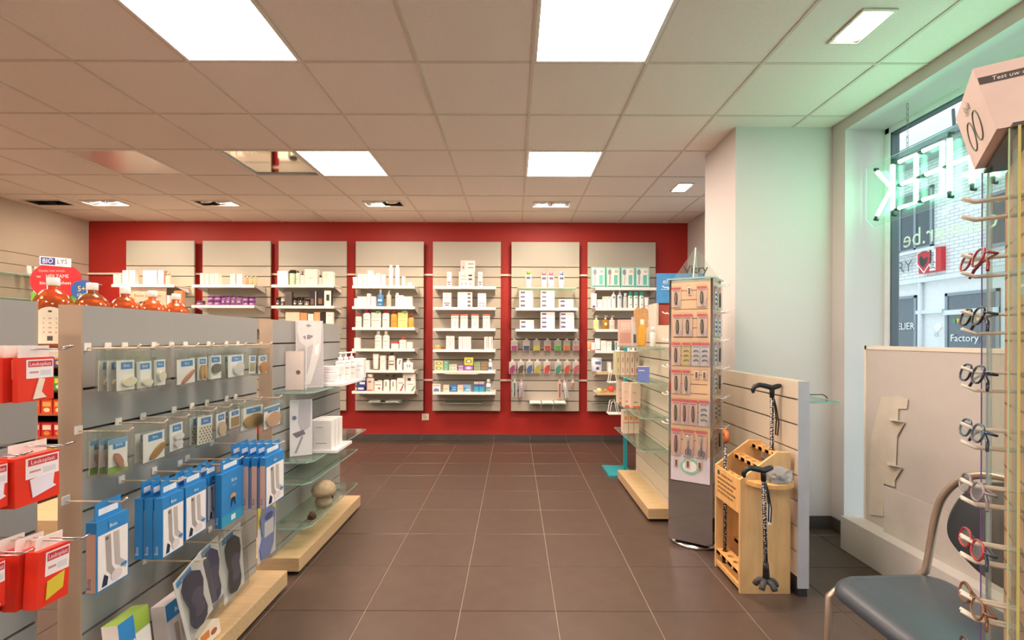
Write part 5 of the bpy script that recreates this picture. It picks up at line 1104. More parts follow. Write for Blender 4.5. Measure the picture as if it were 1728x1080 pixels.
# blue-headed display
r = empty('blue_display', (1.62, 4.75, 0)); tag(r, 'white floor display with a sky blue header behind the spinner', 'display stand')
MB().box(-.28, .28, -.14, .14, 0, 1.20, M('dcd6cc', .5)).build('body', r)
MB().box(-.28, -.26, -.14, .14, 1.20, 1.62, M('d3cbbd', .5)).build('side_panel', r); MB().box(.26, .28, -.14, .14, 1.20, 1.62, M('d3cbbd', .5)).build('side_panel', r)
MB().box(-.26, .26, .12, .14, 1.20, 1.62, M('c05a44', .5)).build('back_panel', r); MB().box(-.26, .26, -.14, .12, 1.40, 1.41, METALW).build('shelf_board', r)
hb = MB(); hb.box(-.28, .28, -.145, -.135, 1.62, 1.90, M('4f9fdc', .5)); hb.text('em', -.18, 1.80, .05, -.1465, M('e9f3fa', .5)); hb.rect(-.24, .1, 1.745, 1.752, -.1465, M('cfe4f4', .5)); hb.build('header', r)
for k in range(3): stand_item(box_k(.13, .12, .16, ['efece6', 'b8674a', 'a8bcd4'][k], [('r', .2, .3, .8, .7, ['7f8aa0', 'e8d8c8', 'dfe8f0'][k])]), 1.44 + .15 * k, 4.72, 1.2003, 0, ['white carton', 'rust-red carton', 'pale blue carton'][k] + ' inside the blue-headed display', 'box', 'carton')

# ---- mirrored nail care spinner
VT = math.radians(33); VC = (1.152, 3.108); VW = .13
r = empty('nail_care_spinner', (VC[0], VC[1], 0), -VT); tag(r, 'mirrored square spinner hung with nail clippers under a glass gable', 'display stand')
MIR = M('c9cbd0', .08, 1.0, var=.0); BRD = M('cfae8c', .6, var=.04)
MB().lathe([(.14, 0), (.15, .004), (.15, .014), (.05, .02)], CHROME, n=24).build('foot', r)
ZV0, ZV1, ZVM = .035, 1.652, .47
core = MB(); core.box(-VW + .012, VW - .012, -VW + .012, VW - .012, ZV0, ZV1 - .004, M('b6b0a8', .4)); core.build('core', r)
for s in range(4):
    a = s * PI / 2
    b_ = MB(); b_.box(-VW + .014, VW - .014, -VW, -VW + .012, ZVM + .1, ZV1 - .02, BRD)
    for k in range(17): b_.rect(-VW + .03, VW - .03, .66 + k * .0575, .664 + k * .0575, -VW - .0006, M('5a4636', .6))
    b_.xf(Matrix.Rotation(a, 4, 'Z')); b_.build('pegboard', r)
    m_ = MB(); m_.box(-VW + .014, VW - .014, -VW - .001, -VW + .012, ZV0, ZVM - .07, MIR); m_.xf(Matrix.Rotation(a, 4, 'Z')); m_.build('mirror', r)
    p_ = MB(); p_.box(-VW + .014, VW - .014, -VW - .001, -VW + .012, ZVM - .065, ZVM + .098, M('cfcbd6', .4)); p_.prism([(.06 * math.cos(t), ZVM + .03 + .05 * math.sin(t)) for t in [2 * PI * k / 20 for k in range(20)]], -VW - .0025, -VW - .001, M('8fc4ae', .4)); p_.prism([(.042 * math.cos(t), ZVM + .03 + .034 * math.sin(t)) for t in [2 * PI * k / 20 for k in range(20)]], -VW - .0035, -VW - .0025, M('eceaf0', .4))
    p_.xf(Matrix.Rotation(a, 4, 'Z')); p_.build('picture_panel', r)
mb = MB()
for sx in (-1, 1):
    for sy in (-1, 1): mb.box(sx * VW - .014 * (sx > 0), sx * VW + .014 * (sx < 0), sy * VW - .014 * (sy > 0), sy * VW + .014 * (sy < 0), ZV0, ZV1, MIR)
mb.build('corner_profile', r)
tp = MB(); tp.box(-VW - .012, VW + .012, -VW - .012, VW + .012, ZV1, ZV1 + .008, GLASSH, side=GLASSE, mf=GLASSE); tp.build('top_plate', r)
for a in (0, PI / 2):
    g = MB(); g.prism([(-VW - .012, ZV1 + .008), (VW + .012, ZV1 + .008), (0, ZV1 + .215)], -.003, .003, glass('eef6f2', .02, 1.2, .06), edge=M('b9d3c8', .2)); g.text('Vitry', 0, ZV1 + .05, .052, -.0042, M('33302e', .5), maxw=.19)
    g.xf(Matrix.Rotation(a + .12, 4, 'Z')); g.build('glass_gable', r)
def vz(y): return CAM_H - (y - VY) * 3.0 / FPX
def clip_k(w_, h, mode):
    def f():
        c = MB(); col = {'clip': 'e6c4b4', 'grey': 'd3cad2', 'gold': 'd2bf84', 'scis': 'e2c0b4', 'pink': 'e8b8b8', 'tiny': 'eadfd8'}[mode]
        c.box(-w_ / 2, w_ / 2, -.001, .001, 0, h, M(col, .5))
        if mode != 'tiny': art(c, w_, .002, h, [('r', 0, .88, 1, 1, 'd85a5e'), ('r', .12, .8, .9, .85, 'a88a94'), ('p', ((.55, .02), (.98, .02), (.98, .4)), 'c9b4c0')])
        p = MB(); dk = M('4a3a34', .3, .3)
        if mode in ('clip', 'pink'): p.prism([(.16 * w_ * math.cos(t), h * .44 + .34 * h * math.sin(t) * (1 if abs(math.sin(t)) < .97 else .96)) for t in [2 * PI * k / 18 for k in range(18)]], -.009, -.002, dk); p.prism([(.07 * w_ * math.cos(t), h * .46 + .25 * h * math.sin(t)) for t in [2 * PI * k / 12 for k in range(12)]], -.0115, -.009, M('a89a8e', .3, .5))
        elif mode == 'scis':
            bl = M('5a6fa8', .35); p.tube([(-.12 * w_, -.006, h * .24), (.02 * w_, -.006, h * .5), (.10 * w_, -.006, h * .8)], w_ * .035, CHROME); p.tube([(.12 * w_, -.008, h * .24), (-.02 * w_, -.008, h * .5), (-.10 * w_, -.008, h * .8)], w_ * .035, CHROME)
            for s in (-1, 1): p.tube([(s * .16 * w_ + .12 * w_ * math.cos(t), -.007, h * .18 + .1 * h * math.sin(t)) for t in [2 * PI * k / 12 for k in range(12)]], w_ * .04, bl, closed=True)
        elif mode == 'tiny': p.prism([(-w_ * .22, h * .15), (w_ * .22, h * .15), (w_ * .22, h * .85), (-w_ * .22, h * .85)], -.006, -.001, M('8a4a34', .5))
        else:
            for k in range(3): p.tube([(.26 * w_ * math.cos(t), -.005, h * (.2 + .2 * k) + .07 * h * math.sin(t)) for t in [PI * q / 8 for q in range(9)]], w_ * .05, M('6a6272' if mode == 'grey' else 'a8904a', .3, .4))
        b = MB(); b.box(-w_ / 2 - .002, w_ / 2 + .002, -.0135, -.013, -.002, h + .012, CLEARP)
        return [('card', fin(c, 'card')), ('implement', fin(p, 'implement')), ('bag', fin(b, 'bag'))]
    return kind(('clip', round(w_, 3), round(h, 3), mode), f)
VM = Matrix.Translation((VC[0], VC[1], 0)) @ Matrix.Rotation(-VT, 4, 'Z')
RN = ['top', 'second', 'third', 'fourth', 'fifth', 'sixth', 'lowest']; DN = {'clip': 'nail clipper pack with red header', 'pink': 'pink manicure pack', 'gold': 'gold manicure set pack', 'grey': 'grey lash curler pack', 'scis': 'nail scissors pack with blue handles', 'tiny': 'tiny brown hook tag'}
def vpack(u, y0, y1, wpx, mode, row, face=0):
    w_ = wpx / 78 * .232; h = vz(y0) - vz(y1); p = VM @ Matrix.Rotation(face * PI / 2, 4, 'Z') @ Vector((-VW + .014 + u * .232, -VW - .004, vz(y1)))
    spawn(clip_k(w_, h, mode), 'nail_care_pack', p, -VT + face * PI / 2, '%s %s, %s row of the %s' % (DN[mode], 'at the gondola edge' if u < .26 else 'at the pillar edge' if u > .74 else 'gondola-ward of centre' if u < .5 else 'pillar-ward of centre', RN[row], 'mirrored spinner' if face == 0 else 'mirrored spinner side'), 'pack', None)
for row, (y0, y1, L) in enumerate(((483, 517, ((.13, 19, 'clip'), (.47, 8, 'tiny'), (.79, 19, 'clip'))), (529, 567, ((.17, 19, 'clip'), (.43, 19, 'clip'), (.8, 19, 'clip'))), (577, 616, ((.13, 18, 'clip'), (.4, 17, 'gold'), (.65, 17, 'grey'), (.87, 18, 'grey'))),
        (624, 664, ((.14, 19, 'clip'), (.40, 16, 'clip'), (.66, 9, 'tiny'), (.86, 9, 'tiny'))), (673, 716, ((.13, 17, 'clip'), (.36, 16, 'pink'), (.58, 17, 'pink'), (.85, 20, 'grey'))), (724, 770, ((.14, 19, 'pink'), (.46, 20, 'scis'), (.79, 21, 'scis'))), (775, 788, ((.15, 8, 'tiny'), (.45, 9, 'tiny'), (.75, 9, 'tiny'))))):
    for u, wpx, mode in L:
        t = mode == 'tiny'; vpack(u, y0, (y0 + 14 if t else y1), wpx, mode, row)
for row, y0 in enumerate((483, 529, 577, 624, 673, 724)):
    for u, mode in ((.2, 'grey'), (.7, ('clip', 'grey', 'pink')[row % 3])): vpack(u, y0, y0 + 38, 20, mode, row, 1)
for row, y0 in enumerate((480, 526, 574, 621, 670, 721)):
    for face in (1, 3):
        h_ = MB()
        h_.box(-.056, .056, -.003, 0, -.006, .006, M('e6e8e8', .15, spec=.8))
        for s in (-.05, .05): h_.tube([(s, 0, 0), (s, -.05, .0), (s, -.065, .012)], .004, M('e6e8e8', .15, spec=.8), n=6)
        p = VM @ Matrix.Rotation(face * PI / 2, 4, 'Z') @ Vector((0, -VW - .001, vz(y0)))
        tag(h_.build('peg_hook', None, p, rz=-VT + face * PI / 2), 'clear double peg hook, %s on the spinner %s' % (RN[row], 'pillar side' if face == 1 else 'gondola side'), 'hook')

# ---- low slatted divider by the pillar
dv = gondola(2.434, 3.312, 'low beige slatted divider joined to the cream pillar', (0, 0), z0=.085, facing=M('c8bda9', .5, var=.02, scale=3), xf=1.415, sgn=-1, H=1.074, T=.056, firstz=.091, pitch=.127, endm=M('b9bcc2', .5))
MB().box(-.022, .022, -.436, .436, 0, .086, M('2e2c2c', .5)).build('base_board', dv)
o = MB(); o.prism([(0, 2.47), (.175, 2.47), (.175, 2.80), (0, 2.80)], -.008, 0, GLASSH, axis='z', edge=M('8fc8c0', .15)); o = o.build('glass_shelf', None, (1.472, 0, .968)); tag(o, 'small clear glass shelf on the back of the low divider', 'shelf')

def specs_k(col, lens='c8d4d4', temple=None, folded=False):
    def f():
        m = M(col, .25, var=.1); t = MB(); R = .026
        def rim(cx): return [(cx + R * 1.05 * math.cos(a), 0, R * .72 * math.sin(a) * (1 + .12 * math.cos(2 * a))) for a in [2 * PI * k / 18 for k in range(18)]]
        for s in (-1, 1): t.tube(rim(s * .034), .0022, m, closed=True)
        t.tube([(-.010, 0, .004), (0, -.001, .008), (.010, 0, .004)], .0022, m)
        L = MB()
        for s in (-1, 1): L.add([(p[0], .0, p[2]) for p in rim(s * .034)], [tuple(range(18))], glass('e6eeee', .02, 1.5, .12, lens))
        tm = M(temple or col, .25, var=.1); T = []
        for s in (-1, 1):
            b = MB(); b.tube([(s * .062, 0, .006), (s * .067, .004, .006), (s * .066, .012 + .004 * s, .006), (-s * .02, .017 + .004 * s, .003), (-s * .05, .016 + .004 * s, -.010), (-s * .062, .016 + .004 * s, -.026)] if folded else [(s * .062, 0, .006), (s * .068, .004, .006), (s * .068, .10, .004), (s * .066, .125, -.006), (s * .064, .138, -.018)], [.002, .0026, .0026, .0026, .003, .0026][:6 if folded else 5], tm); T.append(('temple', fin(b, 'temple')))
        return [('rim', fin(t, 'rim')), ('lens_pair', fin(L, 'lens_pair'))] + T
    return kind(('specs', col, lens, temple, folded), f)
sp = spawn(specs_k('1d1a1c'), 'spectacles', (1.505, 2.60, .968 + .0225), -1.25, 'black framed spectacles on the small glass shelf', 'glasses')

# ---- cane rack
PINE = M('d9a868', .5, var=.12, scale=5, stretch=(6, 6, 1)); PLY = M('d7b07a', .5, var=.14, scale=7, stretch=(3, 3, .7))
RX0, RX1, RY0, RY1 = 1.14, 1.395, 2.46, 2.77
r = empty('cane_rack', (RX0, RY0, 0)); tag(r, 'light wooden walking cane rack with a printed sign', 'rack')
prof = [(0, 0), (RX1 - RX0, 0), (RX1 - RX0, .715), (.185, .715), (0, .575)]
for y in (0, RY1 - RY0 - .016): MB().prism(prof, y, y + .016, PLY).build('end_panel', r, bevel=.0015)
W_ = RY1 - RY0
sg = MB().box(-.012, 0, .016, W_ - .016, .40, .572, PINE).build('sign_board', r, (.012, 0, 0))
tx = MB(); tx.lathe([(.013, 0), (.013, .0015)], M('2f4f44', .5)); tx.xf(Matrix.Translation((-W_ / 2 + .055, -.0008, .545)) @ Matrix.Rotation(PI / 2, 4, 'X'))
TXM = M('7a5a38', .6)
random.seed(11)
for k, (z, n) in enumerate(((.535, 7), (.508, 12), (.484, 11), (.460, 12), (.436, 10))):
    x = -W_ / 2 + (.085 if k == 0 else .04); xe = W_ / 2 - .04
    for q in range(n):
        ww = random.uniform(.008, .022)
        if x + ww > xe: break
        tx.rect(x, x + ww, z, z + .011, -.0008, TXM); x += ww + .005
tx.build('sign_print', sg, (-.012, W_ / 2, 0), rz=-PI / 2)
def holed_rail(x0, x1, z, t=.018, n=4):
    mb = MB(); L = W_ - .032; xc = (x0 + x1) / 2; hr = min(.016, (x1 - x0) * .32); step = L / n
    for k in range(n):
        y0_ = .016 + k * step; yc = y0_ + step / 2; ang = [2 * PI * q / 16 + PI / 16 for q in range(16)]
        inner = [(xc + hr * math.cos(a), yc + hr * math.sin(a)) for a in ang]; outer = []
        for a in ang:
            c, s = math.cos(a), math.sin(a); k_ = min((x1 - x0) / 2 / max(abs(c), 1e-6), step / 2 / max(abs(s), 1e-6)); outer.append((xc + k_ * c, yc + k_ * s))
        for q in range(16):
            q2 = (q + 1) % 16; o1, o2, i1, i2 = outer[q], outer[q2], inner[q], inner[q2]
            mb.add([(*o1, z), (*o2, z), (*i2, z), (*i1, z), (*o1, z - t), (*o2, z - t), (*i2, z - t), (*i1, z - t)], [(0, 1, 2, 3), (7, 6, 5, 4), (3, 2, 6, 7), (1, 0, 4, 5)], PINE)
        for cx_, cy_ in ((x0, y0_), (x1, y0_), (x0, y0_ + step), (x1, y0_ + step)):
            near = sorted(outer, key=lambda p: (p[0] - cx_) ** 2 + (p[1] - cy_) ** 2)[:2]
            for zz in (z, z - t): mb.add([(cx_, cy_, zz), (*near[0], zz), (*near[1], zz)], [(0, 1, 2)], PINE)
    for xx in (x0, x1): mb.add([(xx, .016, z - t), (xx, W_ - .016, z - t), (xx, W_ - .016, z), (xx, .016, z)], [(0, 1, 2, 3)], PINE)
    return mb
holed_rail(.015, .065, .60 - .045).build('hole_rail', r); holed_rail(.10, .16, .64).build('hole_rail', r); holed_rail(.195, .25, .70).build('hole_rail', r)
holed_rail(.0, .075, .105).build('hole_rail', r); holed_rail(.10, .17, .17).build('hole_rail', r)
MB().box(0, .25, .016, W_ - .016, .02, .04, PINE).build('bottom_board', r)
tr = MB(); tr.prism([(.03, 0)] + [(.145 + .115 * math.cos(a), -.095 * math.sin(a)) for a in [PI - PI * k / 14 for k in range(15)]] + [(.26, 0)], .555, .575, PINE, axis='z'); tr.build('half_round_tray', r)
# crumpled clear bag with rubber tips
bm = bmesh.new(); bmesh.ops.create_icosphere(bm, subdivisions=3, radius=1)
random.seed(5)
for v in bm.verts:
    k = 1 + random.uniform(-.22, .22); v.co = Vector((v.co.x * .062 * k, v.co.y * .036 * k, max(-.030, v.co.z * .045 * k)))
me = bpy.data.meshes.new('bag'); bm.to_mesh(me); bm.free(); me.materials.append(glass('f2f4f6', .12, 1.8, .30, 'c9cdd2'))
rt = MB()
for k in range(5): rt.lathe([(.012, 0), (.014, .003), (.010, .02), (.010, .03)], M('6a6c72', .6), cx=-.034 + .017 * k, cy=.008 * (-1) ** k, n=10)
o = rt.build('rubber_tip_bag', None, (RX0 + .175, RY0 - .046, .5755)); tag(o, 'crumpled clear bag of grey rubber tips on the rack tray', 'bag')
b = place('clear_bag', me, o, (0, 0, .0306))
# canes
def cane_mat():
    m = bpy.data.materials.new('cane_pattern'); m.use_nodes = True; nt = m.node_tree; b = nt.nodes['Principled BSDF']
    tc = nt.nodes.new('ShaderNodeTexCoord'); mp = nt.nodes.new('ShaderNodeMapping'); mp.inputs['Scale'].default_value = (110, 110, 95); vo = nt.nodes.new('ShaderNodeTexVoronoi'); cr = nt.nodes.new('ShaderNodeValToRGB')
    cr.color_ramp.elements[0].color = lin('cfc6bc'); cr.color_ramp.elements[0].position = .32; cr.color_ramp.elements[1].color = lin('17141a'); cr.color_ramp.elements[1].position = .42
    vo.inputs['Scale'].default_value = 1.0; vo.inputs['Randomness'].default_value = .55
    nt.links.new(tc.outputs['Object'], mp.inputs[0]); nt.links.new(mp.outputs[0], vo.inputs['Vector']); nt.links.new(vo.outputs['Distance'], cr.inputs[0]); nt.links.new(cr.outputs[0], b.inputs['Base Color']); b.inputs['Roughness'].default_value = .3
    return m
CANEM = cane_mat()
def cane(loc, L, label, grip, shaft, foot, strap, rot, cuff=None):
    r = MB().tube([(0, 0, .02), (0, 0, L)], .0095, shaft, n=10).build('walking_cane', None, loc, rot=rot); tag(r, label, 'cane')
    g = MB(); g.tube([(0, 0, L - .035), (0, 0, L - .005), (0, 0, L + .01)], [.012, .0125, .013], grip, n=10)
    g.tube([(.045, 0, L + .030), (.03, 0, L + .026), (.0, 0, L + .016), (-.035, 0, L + .026), (-.065, 0, L + .031), (-.088, 0, L + .022), (-.098, 0, L + .002), (-.094, 0, L - .012)], [.009, .0135, .015, .0145, .013, .0125, .011, .007], grip, n=10); g.build('handle', r)
    f = MB()
    if foot == 'wide':
        f.lathe([(.014, .03), (.016, .05), (.014, .09), (.0115, .12)], BLACK, n=12)
        for k in range(5):
            a = 2 * PI * k / 5; f.tube([(0, 0, .035), (.03 * math.cos(a), .03 * math.sin(a), .03), (.044 * math.cos(a), .044 * math.sin(a), .014), (.05 * math.cos(a), .05 * math.sin(a), 0.003)], [.014, .014, .015, .013], M('39393b', .6), n=8)
    else: f.lathe([(.016, 0), (.016, .006), (.012, .03), (.0105, .05)], BLACK, n=12)
    f.build('rubber_foot', r)
    if strap:
        s_ = MB(); s_.tube([(.01, 0, L - .04), (.022, .0, L - .09), (.034, .0, L - .17), (.028, 0, L - .235), (.018, 0, L - .23), (.022, 0, L - .15), (.012, 0, L - .06)], .0035, BLACK, n=6); s_.build('wrist_strap', r)
    return r
cx_, _ = px(1294, 800, 2.345)
cane((cx_, 2.345, .093), .545, 'dark patterned cane with four-toed rubber foot hooked on the rack tray', BLACK, CANEM, 'wide', True, (0, -.03, .05))
r_ = bpy.context.scene.objects
tg = MB().box(.014, .032, -.001, .001, .30, .40, M('efece8', .7)).build('price_tag', [o for o in COL.objects if o.name.startswith('walking_cane')][-1])
cane((RX0 + .2225, RY0 + .12, .041), .97, 'tall black-handled patterned cane standing in the rack', BLACK, CANEM, 'tip', True, (0, 0, -.1))
c3 = cane((RX0 + .0375, RY0 + .2593, .041), .70, 'cane with an orange-brown handle in the rack corner', M('b5632a', .35, var=.15), CANEM, 'tip', False, (0, .0, 1.25))

# ---- white cardboard display seen from behind, in the window bay
CB = M('bdb6b1', .75, var=.02); CBX = 2.13
r = empty('cardboard_display', (CBX, 2.4, 0)); tag(r, 'large white cardboard window display seen from its back', 'display')
def cpart(mb, name, parent=r): mb.xf(Matrix.Translation((-CBX, -2.4, 0))); return mb.build(name, parent)
cpart(MB().box(CBX, CBX + .012, 1.75, 2.965, 0, 1.245, CB), 'back_panel')
mb = MB()
for a, b, c, d in ((1.75, 2.965, 1.225, 1.247), (2.95, 2.967, .2, 1.247)): mb.box(CBX - .004, CBX + .016, a, b, c, d, M('dcd3c6', .75))
cpart(mb, 'panel_rim')
cpart(MB().box(2.015, CBX - .001, 1.75, 3.01, 0, .198, M('cfcbc7', .75, var=.02)), 'base_box')
cpart(MB().box(2.095, 2.099, 1.75, Yof(1492, 2.095), .198, .455, M('c2bbb5', .75)), 'pocket_panel')
pts = [(1488, 670), (1517, 668), (1533, 674), (1531, 690), (1517, 690), (1511, 822), (1493, 816), (1492, 871), (1468, 868), (1471, 738)]
cpart(MB().prism([(Yof(x, CBX - .006), px(x, y, Yof(x, CBX - .006))[1]) for x, y in pts], CBX - .008, CBX - .0045, M('c9c0b2', .75), axis='x'), 'easel_strut')
for x0, x1, y in ((1497, 1524, 710), (1493, 1520, 785)):
    ya, yb = Yof(x0, CBX - .02), Yof(x1, CBX - .02); z = px((x0 + x1) / 2, y, (ya + yb) / 2)[1]
    mb = MB(); mb.prism([(ya, 0), (yb, 0), ((ya + yb) / 2, -.09)], CBX - .009, CBX - .0075, M('c9bba8', .75), axis='x'); mb.prism([(CBX - .008, ya), (CBX - .008, yb), (CBX - .045, (ya + yb) / 2)], 0, .003, CB, axis='z'); mb.xf(Matrix.Translation((0, 0, z)))
    cpart(mb, 'fold_tab')

# ---- neon sign hanging in the window bay
NX = 2.25; NEON = lamp('98ffcb', 4.4)
r = empty('neon_sign', (NX, 2.4, 2.19)); tag(r, 'glowing green-white neon letters on a clear hanging plate', 'neon sign')
Lh, Lw = .27, .125
G = {'K': [[(0, 0), (0, 1)], [(1, 1), (.06, .5), (1, 0)]], 'E': [[(.95, 1), (0, 1), (0, 0), (.95, 0)], [(0, .5), (.8, .5)]], 'H': [[(0, 0), (0, 1)], [(1, 0), (1, 1)], [(0, .5), (1, .5)]], 'T': [[(0, 1), (1, 1)], [(.5, 1), (.5, 0)]],
     'O': [[(.5 + .5 * math.cos(t), .5 + .5 * math.sin(t)) for t in [2 * PI * k / 16 for k in range(16)]] + [(1, .5)]], 'P': [[(0, 0), (0, 1), (.7, 1), (1, .85), (1, .65), (.7, .5), (.05, .5)]], 'A': [[(0, 0), (.5, 1), (1, 0)], [(.2, .38), (.8, .38)]]}
BK = M('31473f', .6)
for k, ch in enumerate('APOTHEEK'):
    yc = 2.97 - .168 * (7 - k); mb = MB(); bk = []
    for st in G[ch]:
        P = [(0, yc - 2.4 + (p - .5) * Lw, (q - .5) * Lh) for p, q in st]; mb.tube(P, .0115, NEON, n=8)
        for e, i in ((P[0], P[1]), (P[-1], P[-2])):
            d = (Vector(e) - Vector(i)).normalized(); bk.append(MB().tube([e, Vector(e) + d * .03, Vector(e) + d * .03 + Vector((.02, 0, 0))], .009, BK, n=6))
    L_ = mb.build('letter_tube', r); [b.build('electrode', L_) for b in bk]
mb = MB(); mb.prism([(1.62 - 2.4, -.19), (3.10 - 2.4, -.19), (3.16 - 2.4, -.13), (3.16 - 2.4, .20), (1.62 - 2.4, .20)], .022, .027, glass('f6fffa', .02, .8, .02), axis='x', edge=M('d8efe4', .2)); mb.build('clear_plate', r)
mb = MB(); yk = 2.83 - 2.4
for y in (yk, -.62):
    for k in range(9): mb.tube([(.024 + .006 * math.cos(t) * (k % 2), y + .006 * math.cos(t) * (1 - k % 2), .20 + .033 * k + .017 + .019 * math.sin(t)) for t in [2 * PI * q / 8 for q in range(8)]], .0016, M('7a847e', .4, .7), n=4, closed=True)
mb.build('hanging_chain', r)

# ---- chair
VINYL = M('3b444d', .38, var=.06, scale=30, bump=.1, bscale=300); TUB = M('b9a797', .3, .75)
CX0, CX1, CY0, CY1, CZ = 1.10, 1.50, 1.27, 1.735, .462
r = empty('visitor_chair', ((CX0 + CX1) / 2, (CY0 + CY1) / 2, 0)); tag(r, 'dark grey vinyl visitor chair with beige tube frame', 'chair')
def cb(mb, name, parent=r): mb.xf(Matrix.Translation((-(CX0 + CX1) / 2, -(CY0 + CY1) / 2, 0))); return mb.build(name, parent)
def rrect(x0, x1, y0, y1, rad, n=5, ins=0):
    out = []
    for cx_, cy_, a0 in ((x1 - rad, y1 - rad, 0), (x0 + rad, y1 - rad, PI / 2), (x0 + rad, y0 + rad, PI), (x1 - rad, y0 + rad, 1.5 * PI)):
        out += [(cx_ + (rad - ins) * math.cos(a0 + PI / 2 * k / n), cy_ + (rad - ins) * math.sin(a0 + PI / 2 * k / n)) for k in range(n + 1)]
    return out
vs = []; fs = []; lay = [(.03, -.055), (.006, -.048), (0, -.03), (.004, -.012), (.018, -.002), (.05, .004)]
for ins, dz in lay: vs += [(x, y, CZ + dz - .025 * max(0, (CX0 + .12 - x)) / .12 * (1 if dz > -.04 else .6)) for x, y in rrect(CX0, CX1, CY0, CY1, .085, 5, ins)]
n = 24
for j in range(len(lay) - 1): fs += [(j * n + k, j * n + (k + 1) % n, (j + 1) * n + (k + 1) % n, (j + 1) * n + k) for k in range(n)]
fs += [tuple(range(n)), tuple(range((len(lay) - 1) * n, len(lay) * n))]
cb(MB().add(vs, fs, VINYL, True), 'seat')
R_ = .0125
far, near = CY1 - .015, CY0 + .015
for y, s in ((far, 1), (near, -1)):
    cb(MB().tube([(CX0 + .01, y, 0), (CX0 + .008, y, .2), (CX0 + .012, y, .38), (CX0 + .04, y, .403), (CX0 + .12, y, .405)], R_, TUB, n=10), 'front_leg')
    cb(MB().tube([(CX1 + .07, y, 0), (CX1 + .02, y, .25), (CX1 - .04, y, .40), (CX1 - .13, y, .405)], R_, TUB, n=10), 'rear_leg')
def smooth(P, m_=4):
    o_ = []; N = len(P)
    for i in range(N):
        p0, p1, p2, p3 = (Vector(P[(i + k) % N]) for k in (-1, 0, 1, 2))
        for q in range(m_):
            t = q / m_; o_.append(tuple(.5 * ((2 * p1) + (p2 - p0) * t + (2 * p0 - 5 * p1 + 4 * p2 - p3) * t * t + (3 * p1 - p0 - 3 * p2 + p3) * t ** 3)))
    return o_
hoop = [(CX1 - .09, far, .40), (CX1 - .05, far, .47), (CX1 - .032, far, .56), (CX1 - .015, far, .66), (CX1 + .0, far - .015, .74), (CX1 + .02, far - .06, .81), (CX1 + .03, far - .13, .845), (CX1 + .035, (far + near) / 2, .855)]
hoop += [(x, near + far - y, z) for x, y, z in reversed(hoop[:-1])]
cb(MB().tube(smooth(hoop)[:-4], R_, TUB, n=10), 'back_frame')
cb(MB().tube([(CX0 + .12, far, .405), (CX1 - .1, far, .405)], R_, TUB, n=8).tube([(CX0 + .12, near, .405), (CX1 - .1, near, .405)], R_, TUB, n=8).tube([(CX0 + .07, far, .400), (CX0 + .07, near, .400)], R_, TUB, n=8).tube([(CX1 - .09, far, .40), (CX1 - .09, near, .40)], R_, TUB, n=8), 'seat_frame')
# padded back: rounded top, tapering lower edge, slightly dished
out = [(far - .03, .63), (far - .035, .70), (far - .07, .775), (far - .14, .825), ((far + near) / 2, .835), (near + .14, .825), (near + .07, .775), (near + .035, .70), (near + .03, .63), (near + .06, .585), (near + .14, .54), ((far + near) / 2, .525), (far - .14, .54), (far - .06, .585)]
ym = (far + near) / 2
out = smooth(out)
def bxp(y, z): return CX1 + .02 + (z - .7) * .16 + .03 * (1 - ((y - ym) / .2) ** 2) * .6
vs = []; 
for k_, off in ((1.0, -.012), (1.0, .012), (.93, .02)): vs += [(bxp(ym + (y - ym) * k_, .69 + (z - .69) * k_) + off, ym + (y - ym) * k_, .69 + (z - .69) * k_) for y, z in out]
vs += [(bxp(ym + (y - ym) * .93, .69 + (z - .69) * .93) - .02, ym + (y - ym) * .93, .69 + (z - .69) * .93) for y, z in out]
n = len(out); fs = []
for a, b in ((3, 0), (0, 1), (1, 2)): fs += [(a * n + k, a * n + (k + 1) % n, b * n + (k + 1) % n, b * n + k) for k in range(n)]
fs += [tuple(range(2 * n, 3 * n)), tuple(range(3 * n, 4 * n))]
cb(MB().add(vs, fs, M('2f353b', .4, var=.06, scale=30), True), 'backrest')

# ---- reading glasses stand close by
SW = .15; SA = -math.atan2(.6, .8); SCX, SCY = 1.07, .874
r = empty('reading_glasses_stand', (SCX, SCY, 0), SA); tag(r, 'tall rotating stand of reading glasses with a printed header', 'display stand')
SM = Matrix.Translation((SCX, SCY, 0)) @ Matrix.Rotation(SA, 4, 'Z')
MB().lathe([(.2, 0), (.21, .005), (.2, .02), (.05, .03), (.04, .06)], M('6a6a6c', .4, .5), n=24).build('foot', r)
MB().box(-.105, .105, -.105, .105, .06, 1.655, M('8f7a64', .5)).build('core', r)
BRN = M('b98e6c', .55, var=.05)
for f in range(4):
    b_ = MB(); b_.box(-.118, .118, -.12, -.105, .10, 1.64, BRN)
    for k in range(22): b_.rect(-.115, .115, .16 + .066 * k, .165 + .066 * k, -.1206, M('6a4a36', .6))
    b_.rect(-.03, .10, 1.37, 1.43, -.1208, M('8fb8c8', .5)); b_.rect(-.02, .09, 1.385, 1.39, -.1212, M('e6f0f2', .5))
    b_.xf(Matrix.Rotation(f * PI / 2, 4, 'Z')); b_.build('slat_face', r)
EDG = [M('a9c79a', .2), M('c2bf72', .2), M('a9b9e0', .2), M('7a5fb8', .2)]
for f in range(4):
    for k, (x, ln) in enumerate(((-.142, .03), (.142, .03))):
        g = MB(); g.box(x - .0015, x + .0015, -.152, -.107, .08, 1.655, glass('f2f8f4', .03, 1.3, .06)); g.box(x - .0018, x + .0018, -.154, -.152, .08, 1.655, EDG[(f * 2 + k + 1) % 4]); g.xf(Matrix.Rotation(f * PI / 2, 4, 'Z')); g.build('acrylic_fin', r)
MB().box(-.15, .15, -.15, .15, 1.655, 1.662, M('3a3432', .4)).build('top_plate', r)
hd = MB(); HB = M('2a2424', .5); PKB = M('d9c6be', .55); Z0, Z1_ = 1.662, 1.786
